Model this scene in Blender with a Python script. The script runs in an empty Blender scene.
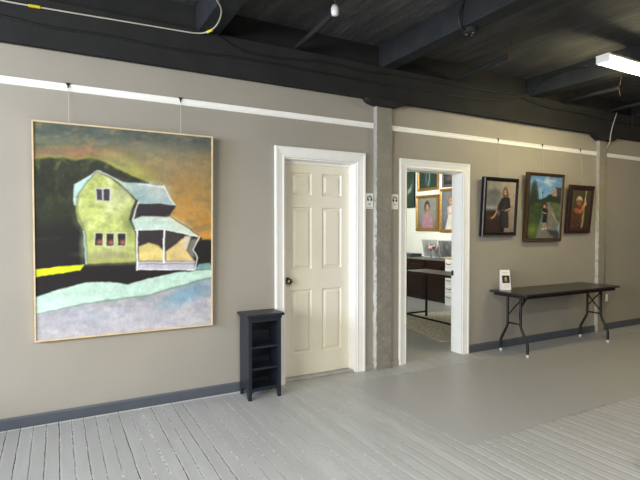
import bpy, bmesh, math, random
import numpy as np
from mathutils import Vector, Matrix, Euler

random.seed(7)
scene = bpy.context.scene
col = scene.collection
PI = math.pi

# ------------------------------------------------------------------ materials
def s2l(c):
    c = c / 255.0 if c > 1.0 or isinstance(c, int) else c
    return c / 12.92 if c <= 0.04045 else ((c + 0.055) / 1.055) ** 2.4

def rgb(r, g, b):
    return (s2l(int(r)), s2l(int(g)), s2l(int(b)), 1.0)

class NT:
    """tiny helper around a node tree"""
    def __init__(s, mat):
        s.t = mat.node_tree; s.n = s.t.nodes; s.l = s.t.links
    def add(s, kind, **kw):
        nd = s.n.new(kind)
        for k, v in kw.items():
            if k.startswith('i_'):
                key = k[2:]
                key = int(key) if key.isdigit() else key.replace('_', ' ')
                nd.inputs[key].default_value = v
            else:
                setattr(nd, k, v)
        return nd
    def link(s, a, b): s.l.new(a, b)
    def math(s, op, a, b=None, c=None, clamp=False):
        nd = s.n.new('ShaderNodeMath'); nd.operation = op; nd.use_clamp = clamp
        for i, v in enumerate((a, b, c)):
            if v is None: continue
            if isinstance(v, (int, float)): nd.inputs[i].default_value = v
            else: s.l.new(v, nd.inputs[i])
        return nd.outputs[0]
    def mix(s, fac, a, b):
        nd = s.n.new('ShaderNodeMix'); nd.data_type = 'RGBA'
        for i, v in ((0, fac), (6, a), (7, b)):
            if isinstance(v, (int, float)): nd.inputs[i].default_value = v
            elif isinstance(v, tuple): nd.inputs[i].default_value = v
            else: s.l.new(v, nd.inputs[i])
        return nd.outputs[2]
    def smooth(s, v, lo, hi, a=0.0, b=1.0):
        nd = s.n.new('ShaderNodeMapRange'); nd.interpolation_type = 'SMOOTHSTEP'
        s.l.new(v, nd.inputs[0])
        for i, x in ((1, lo), (2, hi), (3, a), (4, b)): nd.inputs[i].default_value = x
        return nd.outputs[0]
    def noise(s, vec, scale, detail=4, rough=0.55, out=0):
        nd = s.n.new('ShaderNodeTexNoise')
        nd.inputs['Scale'].default_value = scale
        nd.inputs['Detail'].default_value = detail
        nd.inputs['Roughness'].default_value = rough
        s.l.new(vec, nd.inputs['Vector'])
        return nd.outputs[out]

def base_mat(name):
    m = bpy.data.materials.new(name); m.use_nodes = True
    k = NT(m)
    b = k.n['Principled BSDF']
    pos = k.add('ShaderNodeNewGeometry').outputs['Position']
    return m, k, b, pos

def paint(name, c, rough=0.5, var=0.06, scale=3.0, bump=0.0, bscale=60.0, metallic=0.0, spec=0.5, c2=None):
    m, k, b, pos = base_mat(name)
    d = c2 or tuple(x * (1 - 2.2 * var) for x in c[:3]) + (1,)
    fac = k.smooth(k.noise(pos, scale, 5), 0.3, 0.7)
    k.link(k.mix(fac, c, d), b.inputs['Base Color'])
    r = k.math('MULTIPLY_ADD', k.noise(pos, scale * 6, 3), 0.16, rough - 0.08)
    k.link(r, b.inputs['Roughness'])
    b.inputs['Metallic'].default_value = metallic
    b.inputs['Specular IOR Level'].default_value = spec
    if bump:
        bp = k.add('ShaderNodeBump', i_Strength=bump, i_Distance=0.004)
        k.link(k.noise(pos, bscale, 6), bp.inputs['Height'])
        k.link(bp.outputs[0], b.inputs['Normal'])
    return m

def glow(name, c, strength):
    m, k, b, pos = base_mat(name)
    b.inputs['Base Color'].default_value = c
    b.inputs['Emission Color'].default_value = c
    k.link(k.math('MULTIPLY_ADD', k.noise(pos, 2.0), 0.05 * strength, strength), b.inputs['Emission Strength'])
    return m

M = {}
M['wall'] = paint('grey_wall_paint', rgb(160, 154, 143), 0.6, 0.035, 1.3, 0.05, 90)
M['side_wall'] = paint('cream_wall_paint', rgb(236, 236, 224), 0.6, 0.02, 1.5)
M['trim'] = paint('white_gloss_paint', rgb(240, 239, 235), 0.35, 0.02, 8, 0.04, 30)
M['rail'] = paint('white_rail_paint', rgb(250, 249, 245), 0.4, 0.02, 8)
M['door'] = paint('cream_door_paint', rgb(231, 225, 208), 0.38, 0.03, 3, 0.04, 60)
M['base'] = paint('slate_baseboard_paint', rgb(80, 85, 93), 0.45, 0.05, 5, 0.06, 40)
M['plaster'] = paint('lumpy_painted_plaster', rgb(140, 137, 127), 0.5, 0.07, 6, 1.0, 22)
M['plaster_pale'] = None
def post_material(name, c, x0, pale, pit):
    m, k, b, pos = base_mat(name)
    sep = k.add('ShaderNodeSeparateXYZ'); k.link(pos, sep.inputs[0])
    x, z = sep.outputs[0], sep.outputs[2]
    low = k.smooth(z, 1.95, 1.35)
    n1 = k.noise(pos, 30, 6, 0.7); n2 = k.noise(pos, 11, 5, 0.65)
    d = k.mix(k.smooth(n2, 0.3, 0.7), c, tuple(v * 0.84 for v in c[:3]) + (1,))
    d = k.mix(k.math('MULTIPLY', k.math('MULTIPLY', k.smooth(n1, 0.46, 0.36), low), pit), d, rgb(104, 101, 92))
    d = k.mix(k.math('MULTIPLY', k.math('MULTIPLY', k.smooth(n1, 0.56, 0.66), low), pit), d, rgb(188, 186, 176))
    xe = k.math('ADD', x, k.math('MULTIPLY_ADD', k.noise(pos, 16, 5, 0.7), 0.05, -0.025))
    d = k.mix(k.math('MULTIPLY', k.smooth(xe, x0 + 0.010, x0 + 0.001), k.math('MULTIPLY_ADD', low, 0.65, 0.35)), d, pale)  # window light on the post's left edge, painted into the plaster colour
    k.link(d, b.inputs['Base Color']); b.inputs['Roughness'].default_value = 0.55
    bp = k.add('ShaderNodeBump', i_Strength=0.9, i_Distance=0.012)
    k.link(k.math('MULTIPLY', k.math('MULTIPLY_ADD', n1, 0.5, n2), k.math('MULTIPLY_ADD', low, 0.8, 0.2)), bp.inputs['Height'])
    k.link(bp.outputs[0], b.inputs['Normal'])
    return m
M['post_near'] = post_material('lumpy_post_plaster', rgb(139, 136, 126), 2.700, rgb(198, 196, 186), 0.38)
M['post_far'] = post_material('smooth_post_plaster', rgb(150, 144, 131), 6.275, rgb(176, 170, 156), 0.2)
M['black_wood'] = paint('charcoal_painted_timber', rgb(47, 47, 47), 0.75, 0.10, 4, 0.4, 30, spec=0.12)
M['joist'] = paint('charcoal_painted_joist', rgb(46, 48, 50), 0.75, 0.14, 5, 0.8, 20, spec=0.15)
M['shelf'] = paint('blue_black_painted_wood', rgb(29, 35, 45), 0.42, 0.08, 7, 0.08, 40)
M['table_top'] = paint('dark_laminate', rgb(44, 38, 36), 0.30, 0.08, 10, spec=0.6)
M['table_metal'] = paint('black_enamel_steel', rgb(9, 9, 10), 0.55, 0.08, 12)
M['foot_cap'] = paint('white_rubber', rgb(205, 202, 196), 0.6, 0.05, 20)
M['pale_wood'] = paint('pale_ash_strip', rgb(226, 202, 160), 0.5, 0.08, 14)
M['black_frame'] = paint('black_lacquer', rgb(20, 19, 22), 0.5, 0.08, 12, spec=0.2)
M['silver'] = paint('dull_silver_leaf', rgb(128, 127, 128), 0.35, 0.1, 30, metallic=0.4)
M['bronze'] = paint('antique_gold_brown', rgb(74, 54, 28), 0.4, 0.15, 22, 0.2, 60, metallic=0.3)
M['walnut'] = paint('dark_walnut', rgb(56, 34, 26), 0.4, 0.16, 12)
M['gold'] = paint('gilded_wood', rgb(166, 122, 52), 0.35, 0.16, 24, 0.2, 70, metallic=0.45)
M['wire'] = paint('thin_steel_wire', rgb(196, 190, 178), 0.4, 0.05, 20)
M['hook'] = paint('dark_steel_hook', rgb(52, 48, 44), 0.4, 0.05, 20, metallic=0.6)
M['knob'] = paint('dark_bronze_metal', rgb(122, 108, 90), 0.18, 0.08, 20, metallic=0.9)
M['white_cable'] = paint('white_vinyl_cable', rgb(186, 180, 166), 0.5, 0.05, 10)
M['yellow'] = paint('yellow_tape', rgb(216, 196, 40), 0.5, 0.05, 10)
M['black_cable'] = paint('black_vinyl_cable', rgb(30, 31, 33), 0.45, 0.05, 10)
M['sign'] = paint('white_plastic_sign', rgb(240, 240, 236), 0.4, 0.02, 10)
M['ink'] = paint('black_ink', rgb(24, 24, 26), 0.5, 0.05, 20)
M['grey_ink'] = paint('grey_ink', rgb(130, 130, 132), 0.5, 0.05, 20)
M['tube'] = glow('lit_fluorescent_tube', (1.0, 0.88, 0.52, 1), 62.0)
M['fixture'] = paint('white_enamel_fixture', rgb(240, 240, 236), 0.4, 0.02, 10)
M['mahogany'] = paint('dark_mahogany', rgb(36, 17, 14), 0.3, 0.2, 9)
M['cab_top'] = paint('grey_stone_top', rgb(112, 106, 100), 0.35, 0.08, 14)
M['rug'] = paint('mottled_grey_rug', rgb(232, 222, 204), 0.95, 0.05, 26, 0.6, 120, c2=rgb(172, 164, 150))
M['glass_frame'] = paint('pale_metal_edge', rgb(206, 206, 200), 0.35, 0.05, 18)
M['box_grey'] = paint('dark_grey_card', rgb(80, 82, 84), 0.6, 0.06, 10)
M['pink'] = paint('pink_petals', rgb(196, 128, 134), 0.7, 0.12, 40, c2=rgb(226, 190, 188))
M['stem'] = paint('green_stem', rgb(92, 110, 72), 0.6, 0.1, 30)
M['rust'] = paint('rusted_metal', rgb(104, 76, 50), 0.7, 0.2, 40)
M['brass'] = paint('brass_latch', rgb(90, 80, 62), 0.3, 0.1, 20, metallic=0.8)
M['threshold'] = paint('worn_pale_threshold', rgb(176, 178, 176), 0.5, 0.1, 12)
M['glass'] = paint('clear_vase_glass', rgb(220, 224, 222), 0.08, 0.02, 10)
M['glass'].node_tree.nodes['Principled BSDF'].inputs['Transmission Weight'].default_value = 0.9

def colour_attr_mat(name, rough=0.45, bump=0.15):
    m, k, b, pos = base_mat(name)
    a = k.add('ShaderNodeAttribute', attribute_name='Col')
    k.link(a.outputs['Color'], b.inputs['Base Color'])
    b.inputs['Roughness'].default_value = rough
    bp = k.add('ShaderNodeBump', i_Strength=bump, i_Distance=0.002)
    k.link(k.noise(pos, 130, 5), bp.inputs['Height'])
    k.link(bp.outputs[0], b.inputs['Normal'])
    return m
M['oil'] = colour_attr_mat('brushed_oil_paint')
M['print'] = colour_attr_mat('printed_paper', 0.4, 0.0)

def floor_material():
    m, k, b, pos = base_mat('grey_painted_floorboards')
    sep = k.add('ShaderNodeSeparateXYZ'); k.link(pos, sep.inputs[0])
    x, y = sep.outputs[0], sep.outputs[1]
    # plank coordinate with slightly wavering edges
    wob = k.math('MULTIPLY_ADD', k.noise(pos, 7.0, 5, 0.75), 0.020, -0.010)
    xw = k.math('ADD', x, wob)
    W = 0.0775
    u = k.math('DIVIDE', xw, W)
    fr = k.math('FRACT', u)
    edge = k.math('ABSOLUTE', k.math('SUBTRACT', fr, 0.5))          # 0.5 at the joint
    idx = k.math('FLOOR', u)
    # per plank random
    cmb = k.add('ShaderNodeCombineXYZ'); k.link(idx, cmb.inputs[0])
    wn = k.add('ShaderNodeTexWhiteNoise', noise_dimensions='3D'); k.link(cmb.outputs[0], wn.inputs['Vector'])
    rnd = wn.outputs['Value']
    # per joint random (joints sit at whole u)
    cmj = k.add('ShaderNodeCombineXYZ'); k.link(k.math('ROUND', u), cmj.inputs[0])
    cmj.inputs[1].default_value = 5.0
    wj = k.add('ShaderNodeTexWhiteNoise', noise_dimensions='3D'); k.link(cmj.outputs[0], wj.inputs['Vector'])
    rj = wj.outputs['Value']
    # stretched noise along the boards
    mp = k.add('ShaderNodeMapping'); k.link(pos, mp.inputs['Vector']); mp.inputs['Scale'].default_value = (9.0, 1.6, 1.0)
    streak = k.noise(mp.outputs[0], 1.0, 6, 0.65)
    fleck = k.noise(pos, 34.0, 5, 0.7)
    # smooth sheet patch: x > ~2.3, -1.66 < y < -0.28
    jit = k.math('MULTIPLY_ADD', k.noise(pos, 9.0, 4), 0.10, -0.05)
    xj, yj = k.math('ADD', x, jit), k.math('ADD', y, jit)
    p1 = k.smooth(xj, 2.22, 2.30)
    p2 = k.smooth(yj, -1.68, -1.645)
    p3 = k.smooth(yj, -0.25, -0.30)
    patch = k.math('MULTIPLY', k.math('MULTIPLY', p1, p2), p3)
    far = k.smooth(y, 0.02, 0.06)
    patch = k.math('MAXIMUM', patch, k.math('MULTIPLY', far, 0.8))
    rough_boards = k.math('SUBTRACT', 1.0, patch)
    # zones: dark open joints at far left, highlighted ridges at the right front
    left = k.smooth(x, 1.5, 0.5)
    right = k.smooth(x, 1.9, 2.5)
    # joints break up along their length
    mj = k.add('ShaderNodeMapping'); k.link(pos, mj.inputs['Vector']); mj.inputs['Scale'].default_value = (13.0, 2.2, 1.0)
    along = k.noise(mj.outputs[0], 1.0, 6, 0.75)
    mj2 = k.add('ShaderNodeMapping'); k.link(pos, mj2.inputs['Vector']); mj2.inputs['Scale'].default_value = (13.0, 6.0, 1.0); mj2.inputs['Location'].default_value = (3.1, 7.7, 0)
    along2 = k.noise(mj2.outputs[0], 1.0, 5, 0.75)
    wid = k.math('MULTIPLY_ADD', along, 0.13, -0.020)
    over = k.math('SUBTRACT', edge, k.math('SUBTRACT', 0.5, wid))
    joint = k.smooth(over, 0.0, 0.03)                               # the open joint
    lipw = k.math('MULTIPLY_ADD', along2, 0.20, 0.02)
    lip = k.smooth(k.math('SUBTRACT', edge, k.math('SUBTRACT', 0.5, lipw)), 0.0, 0.06)   # chipped paint beside it
    strength = k.smooth(rj, 0.05, 0.85, 0.25, 1.0)
    zone_dark = k.math('MAXIMUM', k.math('MULTIPLY', left, 1.0), k.math('MAXIMUM', k.math('MULTIPLY', right, 0.25), 0.30))
    gap = k.math('MULTIPLY', k.math('MULTIPLY', joint, k.smooth(along2, 0.30, 0.50)), k.math('MULTIPLY', strength, rough_boards))
    dark_f = k.math('MULTIPLY', gap, zone_dark)
    front = k.math('MULTIPLY', k.smooth(x, 1.2, 2.6), k.smooth(y, -1.0, -1.7))
    chips = k.math('MULTIPLY', k.smooth(fleck, 0.47, 0.57), lip)
    chips = k.math('MULTIPLY', k.math('MULTIPLY', chips, rough_boards), k.math('MULTIPLY', k.smooth(k.noise(pos, 2.3, 4), 0.38, 0.60), k.math('MULTIPLY_ADD', left, 0.5, 0.5)))
    c0 = k.mix(k.smooth(rnd, 0.0, 1.0), rgb(170, 171, 169), rgb(182, 183, 182))
    c0 = k.mix(k.smooth(streak, 0.25, 0.75), c0, rgb(165, 165, 162))
    c0 = k.mix(patch, c0, rgb(161, 160, 158))
    sc2 = k.add('ShaderNodeMapping'); k.link(pos, sc2.inputs['Vector']); sc2.inputs['Scale'].default_value = (1.6, 9.0, 1.0)
    scuff = k.smooth(k.noise(sc2.outputs[0], 1.8, 7, 0.75), 0.58, 0.70)
    c0 = k.mix(k.math('MULTIPLY', scuff, k.math('MULTIPLY', patch, 0.30)), c0, rgb(186, 183, 176))
    scuff2 = k.smooth(k.noise(sc2.outputs[0], 2.6, 7, 0.75), 0.40, 0.30)
    c0 = k.mix(k.math('MULTIPLY', scuff2, k.math('MULTIPLY', patch, 0.25)), c0, rgb(130, 127, 121))
    c1 = k.mix(k.math('MULTIPLY', chips, k.math('MULTIPLY_ADD', front, 0.15, 0.60)), c0, rgb(240, 240, 236))
    # paint ridges beside each joint, highlight and shaded side put into the colour
    off = k.math('ABSOLUTE', k.math('SUBTRACT', k.math('FRACT', k.math('ADD', u, 0.87)), 0.5))
    ridge = k.math('MULTIPLY', k.smooth(off, 0.445, 0.485), k.smooth(along, 0.38, 0.56))
    ridge = k.math('MULTIPLY', k.math('MULTIPLY', ridge, rough_boards), k.math('MULTIPLY_ADD', front, 0.55, k.math('MULTIPLY', strength, 0.22)))
    c1 = k.mix(ridge, c1, rgb(226, 225, 220))
    shade = k.math('ABSOLUTE', k.math('SUBTRACT', k.math('FRACT', k.math('ADD', u, 1.10)), 0.5))
    c1 = k.mix(k.math('MULTIPLY', k.math('MULTIPLY', k.smooth(shade, 0.36, 0.48), k.math('MULTIPLY', front, 0.45)), rough_boards), c1, rgb(120, 118, 112))
    # seam round the sheet
    seam = k.math('MULTIPLY', k.math('MULTIPLY', patch, k.math('SUBTRACT', 1.0, patch)), 4.0)
    seam = k.math('MULTIPLY', seam, k.math('MULTIPLY', k.smooth(y, 0.0, -0.05), k.smooth(along2, 0.40, 0.62)))
    c1 = k.mix(k.math('MULTIPLY', seam, k.smooth(x, 2.4, 2.7, 0.12, 0.42)), c1, rgb(104, 102, 97))
    c2 = k.mix(dark_f, c1, rgb(48, 48, 46))
    k.link(c2, b.inputs['Base Color'])
    k.link(k.math('MULTIPLY_ADD', patch, -0.05, k.math('MULTIPLY_ADD', k.noise(pos, 14, 4), 0.18, 0.34)), b.inputs['Roughness'])
    b.inputs['Specular IOR Level'].default_value = 0.45
    h = k.math('MULTIPLY', gap, -0.9)
    h = k.math('MULTIPLY_ADD', ridge, 0.5, h)
    h = k.math('MULTIPLY_ADD', chips, 0.3, h)
    h = k.math('MULTIPLY_ADD', k.math('MULTIPLY', streak, rough_boards), 0.5, h)
    h = k.math('MULTIPLY_ADD', k.math('MULTIPLY', fleck, rough_boards), 0.22, h)
    h = k.math('MULTIPLY_ADD', k.noise(pos, 5.0, 4), 0.4, h)
    bp = k.add('ShaderNodeBump', i_Strength=0.5, i_Distance=0.006)
    k.link(h, bp.inputs['Height']); k.link(bp.outputs[0], b.inputs['Normal'])
    return m
M['floor'] = floor_material()

def ceiling_material():
    m, k, b, pos = base_mat('charred_black_ceiling_boards')
    mp = k.add('ShaderNodeMapping'); k.link(pos, mp.inputs['Vector']); mp.inputs['Scale'].default_value = (5.0, 0.9, 1.0)
    st = k.noise(mp.outputs[0], 1.6, 7, 0.7)
    c = k.mix(k.smooth(st, 0.35, 0.75), rgb(68, 68, 69), rgb(92, 93, 94))
    wear = k.smooth(k.noise(pos, 2.4, 6, 0.7), 0.62, 0.74)
    c = k.mix(k.math('MULTIPLY', wear, 0.30), c, rgb(128, 130, 130))
    k.link(c, b.inputs['Base Color']); b.inputs['Roughness'].default_value = 0.75; b.inputs['Specular IOR Level'].default_value = 0.12
    bp = k.add('ShaderNodeBump', i_Strength=1.0, i_Distance=0.03)
    k.link(k.math('MULTIPLY_ADD', k.noise(pos, 12, 6, 0.7), 0.5, st), bp.inputs['Height'])
    k.link(bp.outputs[0], b.inputs['Normal'])
    return m
M['ceiling'] = ceiling_material()

# ------------------------------------------------------------------ geometry helpers
def box(bm, x0, x1, y0, y1, z0, z1, bevel=0.0, seg=2):
    vs = [bm.verts.new(p) for p in ((x0,y0,z0),(x1,y0,z0),(x1,y1,z0),(x0,y1,z0),(x0,y0,z1),(x1,y0,z1),(x1,y1,z1),(x0,y1,z1))]
    fs = [bm.faces.new([vs[i] for i in f]) for f in ((0,3,2,1),(4,5,6,7),(0,1,5,4),(1,2,6,5),(2,3,7,6),(3,0,4,7))]
    if bevel:
        es = list({e for f in fs for e in f.edges})
        bmesh.ops.bevel(bm, geom=es, offset=bevel, segments=seg, affect='EDGES', profile=0.5)

def tube(bm, pts, r, n=8, caps=True, smooth=0):
    pts = [Vector(p) for p in pts]
    for _ in range(smooth):                       # Chaikin corner cutting
        q = [pts[0]]
        for a, b in zip(pts[:-1], pts[1:]):
            q += [a * 0.75 + b * 0.25, a * 0.25 + b * 0.75]
        pts = q + [pts[-1]]
    rs = r if isinstance(r, (list, tuple)) else [r] * len(pts)
    rings = []; prev = None
    for i, p in enumerate(pts):
        t = (pts[min(i + 1, len(pts) - 1)] - pts[max(i - 1, 0)]).normalized()
        if prev is None:
            a = t.cross(Vector((0, 0, 1)))
            if a.length < 1e-3: a = t.cross(Vector((1, 0, 0)))
        else:
            a = prev - t * prev.dot(t)
        a.normalize(); prev = a
        c = t.cross(a)
        rings.append([bm.verts.new(p + (a * math.cos(2*PI*j/n) + c * math.sin(2*PI*j/n)) * rs[i]) for j in range(n)])
    for A, B in zip(rings[:-1], rings[1:]):
        for j in range(n):
            bm.faces.new((A[j], A[(j+1) % n], B[(j+1) % n], B[j]))
    if caps:
        bm.faces.new(rings[0][::-1]); bm.faces.new(rings[-1])

def lathe(bm, prof, origin=(0,0,0), axis='Z', n=20):
    """prof: list of (radius, height)"""
    o = Vector(origin); rings = []
    for r, h in prof:
        ring = []
        for j in range(n):
            a = 2*PI*j/n; p = (r*math.cos(a), r*math.sin(a), h)
            if axis == 'Y': p = (p[0], -p[2], p[1])
            if axis == 'X': p = (p[2], p[0], p[1])
            ring.append(bm.verts.new(o + Vector(p)))
        rings.append(ring)
    for A, B in zip(rings[:-1], rings[1:]):
        for j in range(n):
            bm.faces.new((A[j], A[(j+1) % n], B[(j+1) % n], B[j]))
    bm.faces.new(rings[0][::-1]); bm.faces.new(rings[-1])

def prism_xz(bm, poly, y0, y1, bevel=0):
    """outline in x,z pushed from y0 to y1"""
    A = [bm.verts.new((x, y0, z)) for x, z in poly]; B = [bm.verts.new((x, y1, z)) for x, z in poly]
    n = len(poly)
    bm.faces.new(A); bm.faces.new(B[::-1])
    for i in range(n): bm.faces.new((A[i], B[i], B[(i+1) % n], A[(i+1) % n]))

def prism_yz(bm, poly, x0, x1):
    A = [bm.verts.new((x0, y, z)) for y, z in poly]; B = [bm.verts.new((x1, y, z)) for y, z in poly]
    n = len(poly)
    bm.faces.new(A); bm.faces.new(B[::-1])
    for i in range(n): bm.faces.new((A[i], B[i], B[(i+1) % n], A[(i+1) % n]))

def prism_xy(bm, poly, z0, z1):
    A = [bm.verts.new((x, y, z0)) for x, y in poly]; B = [bm.verts.new((x, y, z1)) for x, y in poly]
    n = len(poly)
    bm.faces.new(A); bm.faces.new(B[::-1])
    for i in range(n): bm.faces.new((A[i], B[i], B[(i+1) % n], A[(i+1) % n]))

def mat_of(o):
    return Matrix.Translation(o.location) @ o.rotation_euler.to_matrix().to_4x4()
def world_of(o):
    m = mat_of(o)
    return world_of(o.parent) @ m if o.parent else m

def obj(name, bm, mat, parent=None, world=False, smooth=False):
    """link a bmesh as ONE mesh object; world=True: the coordinates are world coordinates"""
    if world and parent is not None:
        bmesh.ops.transform(bm, matrix=world_of(parent).inverted(), verts=bm.verts[:])
    bmesh.ops.recalc_face_normals(bm, faces=bm.faces[:])
    me = bpy.data.meshes.new(name); bm.to_mesh(me); bm.free()
    if smooth:
        me.polygons.foreach_set('use_smooth', [True] * len(me.polygons))
    me.materials.append(mat)
    o = bpy.data.objects.new(name, me); col.objects.link(o)
    if parent is not None: o.parent = parent
    return o

def tag(o, label, cat, group=None, kind=None):
    o['label'] = label; o['category'] = cat
    if group: o['group'] = group
    if kind: o['kind'] = kind
    return o

def thing(name, label, cat, loc, rot=(0, 0, 0), group=None):
    o = bpy.data.objects.new(name, None); col.objects.link(o)
    o.empty_display_size = 0.1
    o.location = loc; o.rotation_euler = rot
    return tag(o, label, cat, group)

def struct(name, bm, mat, parent=None, smooth=False, label=None):
    o = obj(name, bm, mat, parent, smooth=smooth)
    o['kind'] = 'structure'
    if label: o['label'] = label
    return o

def B(): return bmesh.new()

# ------------------------------------------------------------------ the room shell
XL, XR, YB, ZC = -4.5, 11.0, -8.0, 3.13
WT = 0.15                                                   # wall thickness
D1 = (1.75, 2.505, 2.0)                                     # cream door opening  x0, x1, top
D2 = (3.10, 3.875, 1.985)                                   # open doorway

bm = B(); box(bm, XL, XR, YB, 5.6, -0.06, 0.0); struct('floor', bm, M['floor'])

def wall_with_holes(bm, x0, x1, z0, z1, y0, y1, holes):
    xs = sorted({x0, x1} | {h[0] for h in holes} | {h[1] for h in holes})
    zs = sorted({z0, z1} | {h[2] for h in holes})
    vd = {}
    def v(x, y, z):
        key = (x, y, z)
        if key not in vd: vd[key] = bm.verts.new(key)
        return vd[key]
    def solid(i, j):
        if i < 0 or j < 0 or i >= len(xs) - 1 or j >= len(zs) - 1: return False
        cx, cz = (xs[i] + xs[i+1]) / 2, (zs[j] + zs[j+1]) / 2
        return not any(h[0] < cx < h[1] and cz < h[2] for h in holes)
    for i in range(len(xs) - 1):
        for j in range(len(zs) - 1):
            if not solid(i, j): continue
            a, b_, c, d = xs[i], xs[i+1], zs[j], zs[j+1]
            bm.faces.new((v(a,y0,c), v(b_,y0,c), v(b_,y0,d), v(a,y0,d)))
            bm.faces.new((v(a,y1,c), v(a,y1,d), v(b_,y1,d), v(b_,y1,c)))
            if not solid(i-1, j): bm.faces.new((v(a,y0,c), v(a,y0,d), v(a,y1,d), v(a,y1,c)))
            if not solid(i+1, j): bm.faces.new((v(b_,y0,c), v(b_,y1,c), v(b_,y1,d), v(b_,y0,d)))
            if not solid(i, j-1): bm.faces.new((v(a,y0,c), v(a,y1,c), v(b_,y1,c), v(b_,y0,c)))
            if not solid(i, j+1): bm.faces.new((v(a,y0,d), v(b_,y0,d), v(b_,y1,d), v(a,y1,d)))
bm = B(); wall_with_holes(bm, XL, XR, 0.0, ZC, 0.0, WT, [D1, D2]); struct('wall_front', bm, M['wall'])
bm = B(); box(bm, XL, XR, -0.012, -0.001, 2.72, ZC); struct('trim_1', bm, M['black_wood'])  # dark board stands in for the shaded opening above the beam
bm = B(); box(bm, XL, XR, YB, -0.002, ZC, ZC + 0.06); struct('ceiling', bm, M['ceiling'])
# wall at the left end of the room, with two tall window openings
def wall_x_with_holes(bm, y0, y1, z0, z1, x0, x1, holes):
    ys = sorted({y0, y1} | {h[0] for h in holes} | {h[1] for h in holes})
    zs = sorted({z0, z1} | {h[2] for h in holes} | {h[3] for h in holes})
    for i in range(len(ys) - 1):
        for j in range(len(zs) - 1):
            cy, cz = (ys[i] + ys[i+1]) / 2, (zs[j] + zs[j+1]) / 2
            if any(h[0] < cy < h[1] and h[2] < cz < h[3] for h in holes): continue
            box(bm, x0, x1, ys[i], ys[i+1], zs[j], zs[j+1])

# beam along the head of the wall
bm = B(); box(bm, XL, XR, -0.07, -0.013, 2.605, 2.925, 0.006); struct('beam', bm, M['black_wood'], label='charcoal painted beam along the top of the grey wall')
for nm, x0, x1 in (('a', 0.985, 1.155), ('b', 2.745, 2.90), ('c', 4.87, 5.03), ('d', 7.05, 7.21), ('e', -1.1, -0.94)):
    bm = B(); box(bm, x0, x1, YB + 0.1, -0.014, 2.918, ZC - 0.002, 0.008)
    struct('ceiling_joist', bm, M['joist'])

# picture rail
def rail_profile(x0, x1):
    bm = B()
    prof = [(-0.001, 2.340), (-0.009, 2.341), (-0.011, 2.350), (-0.009, 2.353), (-0.009, 2.376), (-0.014, 2.380), (-0.014, 2.390), (-0.001, 2.392)]
    prism_yz(bm, prof, x0, x1); return bm
for i, (a, b_) in enumerate(((XL, 2.694), (2.892, 6.27), (6.482, XR))):
    struct(f'trim_{i+2}', rail_profile(a, b_), M['rail'])

# baseboards
for i, (a, b_) in enumerate(((XL, 1.654), (3.968, 6.268), (6.482, XR))):
    bm = B()
    prism_yz(bm, [(-0.001, 0.001), (-0.016, 0.001), (-0.016, 0.078), (-0.010, 0.088), (-0.001, 0.088)], a, b_)
    struct(f'baseboard_front_{i+1}', bm, M['base'])
bm = B(); box(bm, XL, 1.654, -0.030, -0.017, 0.0, 0.012, 0.004); struct('trim_5', bm, M['floor'])
for i, (a, b_) in enumerate(((2.602, 2.694), (2.905, 3.008))):
    bm = B(); box(bm, a, b_, -0.012, -0.001, 0.001, 0.055, 0.002); struct(f'baseboard_front_{i+4}', bm, M['wall'])

# posts
def lumpy(bm, amp, seed, zfade=1.4):
    rnd = random.Random(seed)
    ph = [(rnd.uniform(0, 6.28), rnd.uniform(8, 40), rnd.uniform(8, 40)) for _ in range(7)]
    for v in bm.verts:
        s = sum(math.sin(p + v.co.z * a + (v.co.x + v.co.y) * b_) for p, a, b_ in ph) / 7
        w = 1.0 if v.co.z < zfade else 0.35
        v.co.x += amp * s * w
        v.co.y += amp * 0.6 * w * sum(math.sin(p * 2 + v.co.z * b_ + v.co.x * a) for p, a, b_ in ph) / 7
def post(x0, x1, yf, seed, amp):
    bm = B(); nz, nx = 90, 8
    pts = [(x0, -0.0005)] + [(x0, yf * 0.5), (x0 + 0.004, yf)] + [(x0 + (x1 - x0) * i / nx, yf - 0.001) for i in range(1, nx)] + [(x1 - 0.004, yf), (x1, yf * 0.5)] + [(x1, -0.0005)]
    rows = []
    for j in range(nz + 1):
        z = 0.001 + 2.60 * j / nz
        rows.append([bm.verts.new((px, py, z)) for px, py in pts])
    for a, b_ in zip(rows[:-1], rows[1:]):
        for i in range(len(pts) - 1): bm.faces.new((a[i], a[i+1], b_[i+1], b_[i]))
    lumpy(bm, amp, seed)
    for v in bm.verts: v.co.y = min(v.co.y, -0.0004)
    return bm
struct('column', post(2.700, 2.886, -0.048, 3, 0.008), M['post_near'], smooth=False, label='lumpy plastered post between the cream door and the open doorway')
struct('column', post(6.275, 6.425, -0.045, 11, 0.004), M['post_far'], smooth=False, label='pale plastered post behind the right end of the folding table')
# dark bracket caps where the posts meet the beam
bm = B()
poly = [(2.56, 2.605)] + [(2.79 - 0.225 * math.cos(t), 2.597 - 0.055 * math.sin(t)) for t in [PI * i / 14 for i in range(15)]] + [(3.02, 2.605)]
prism_xz(bm, poly, -0.105, -0.013); struct('column_cap', bm, M['black_wood'])
bm = B(); prism_xz(bm, [(6.10, 2.605), (6.12, 2.585), (6.22, 2.535), (6.50, 2.535), (6.60, 2.585), (6.63, 2.605)], -0.105, -0.013); struct('column_cap', bm, M['black_wood'])

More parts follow.
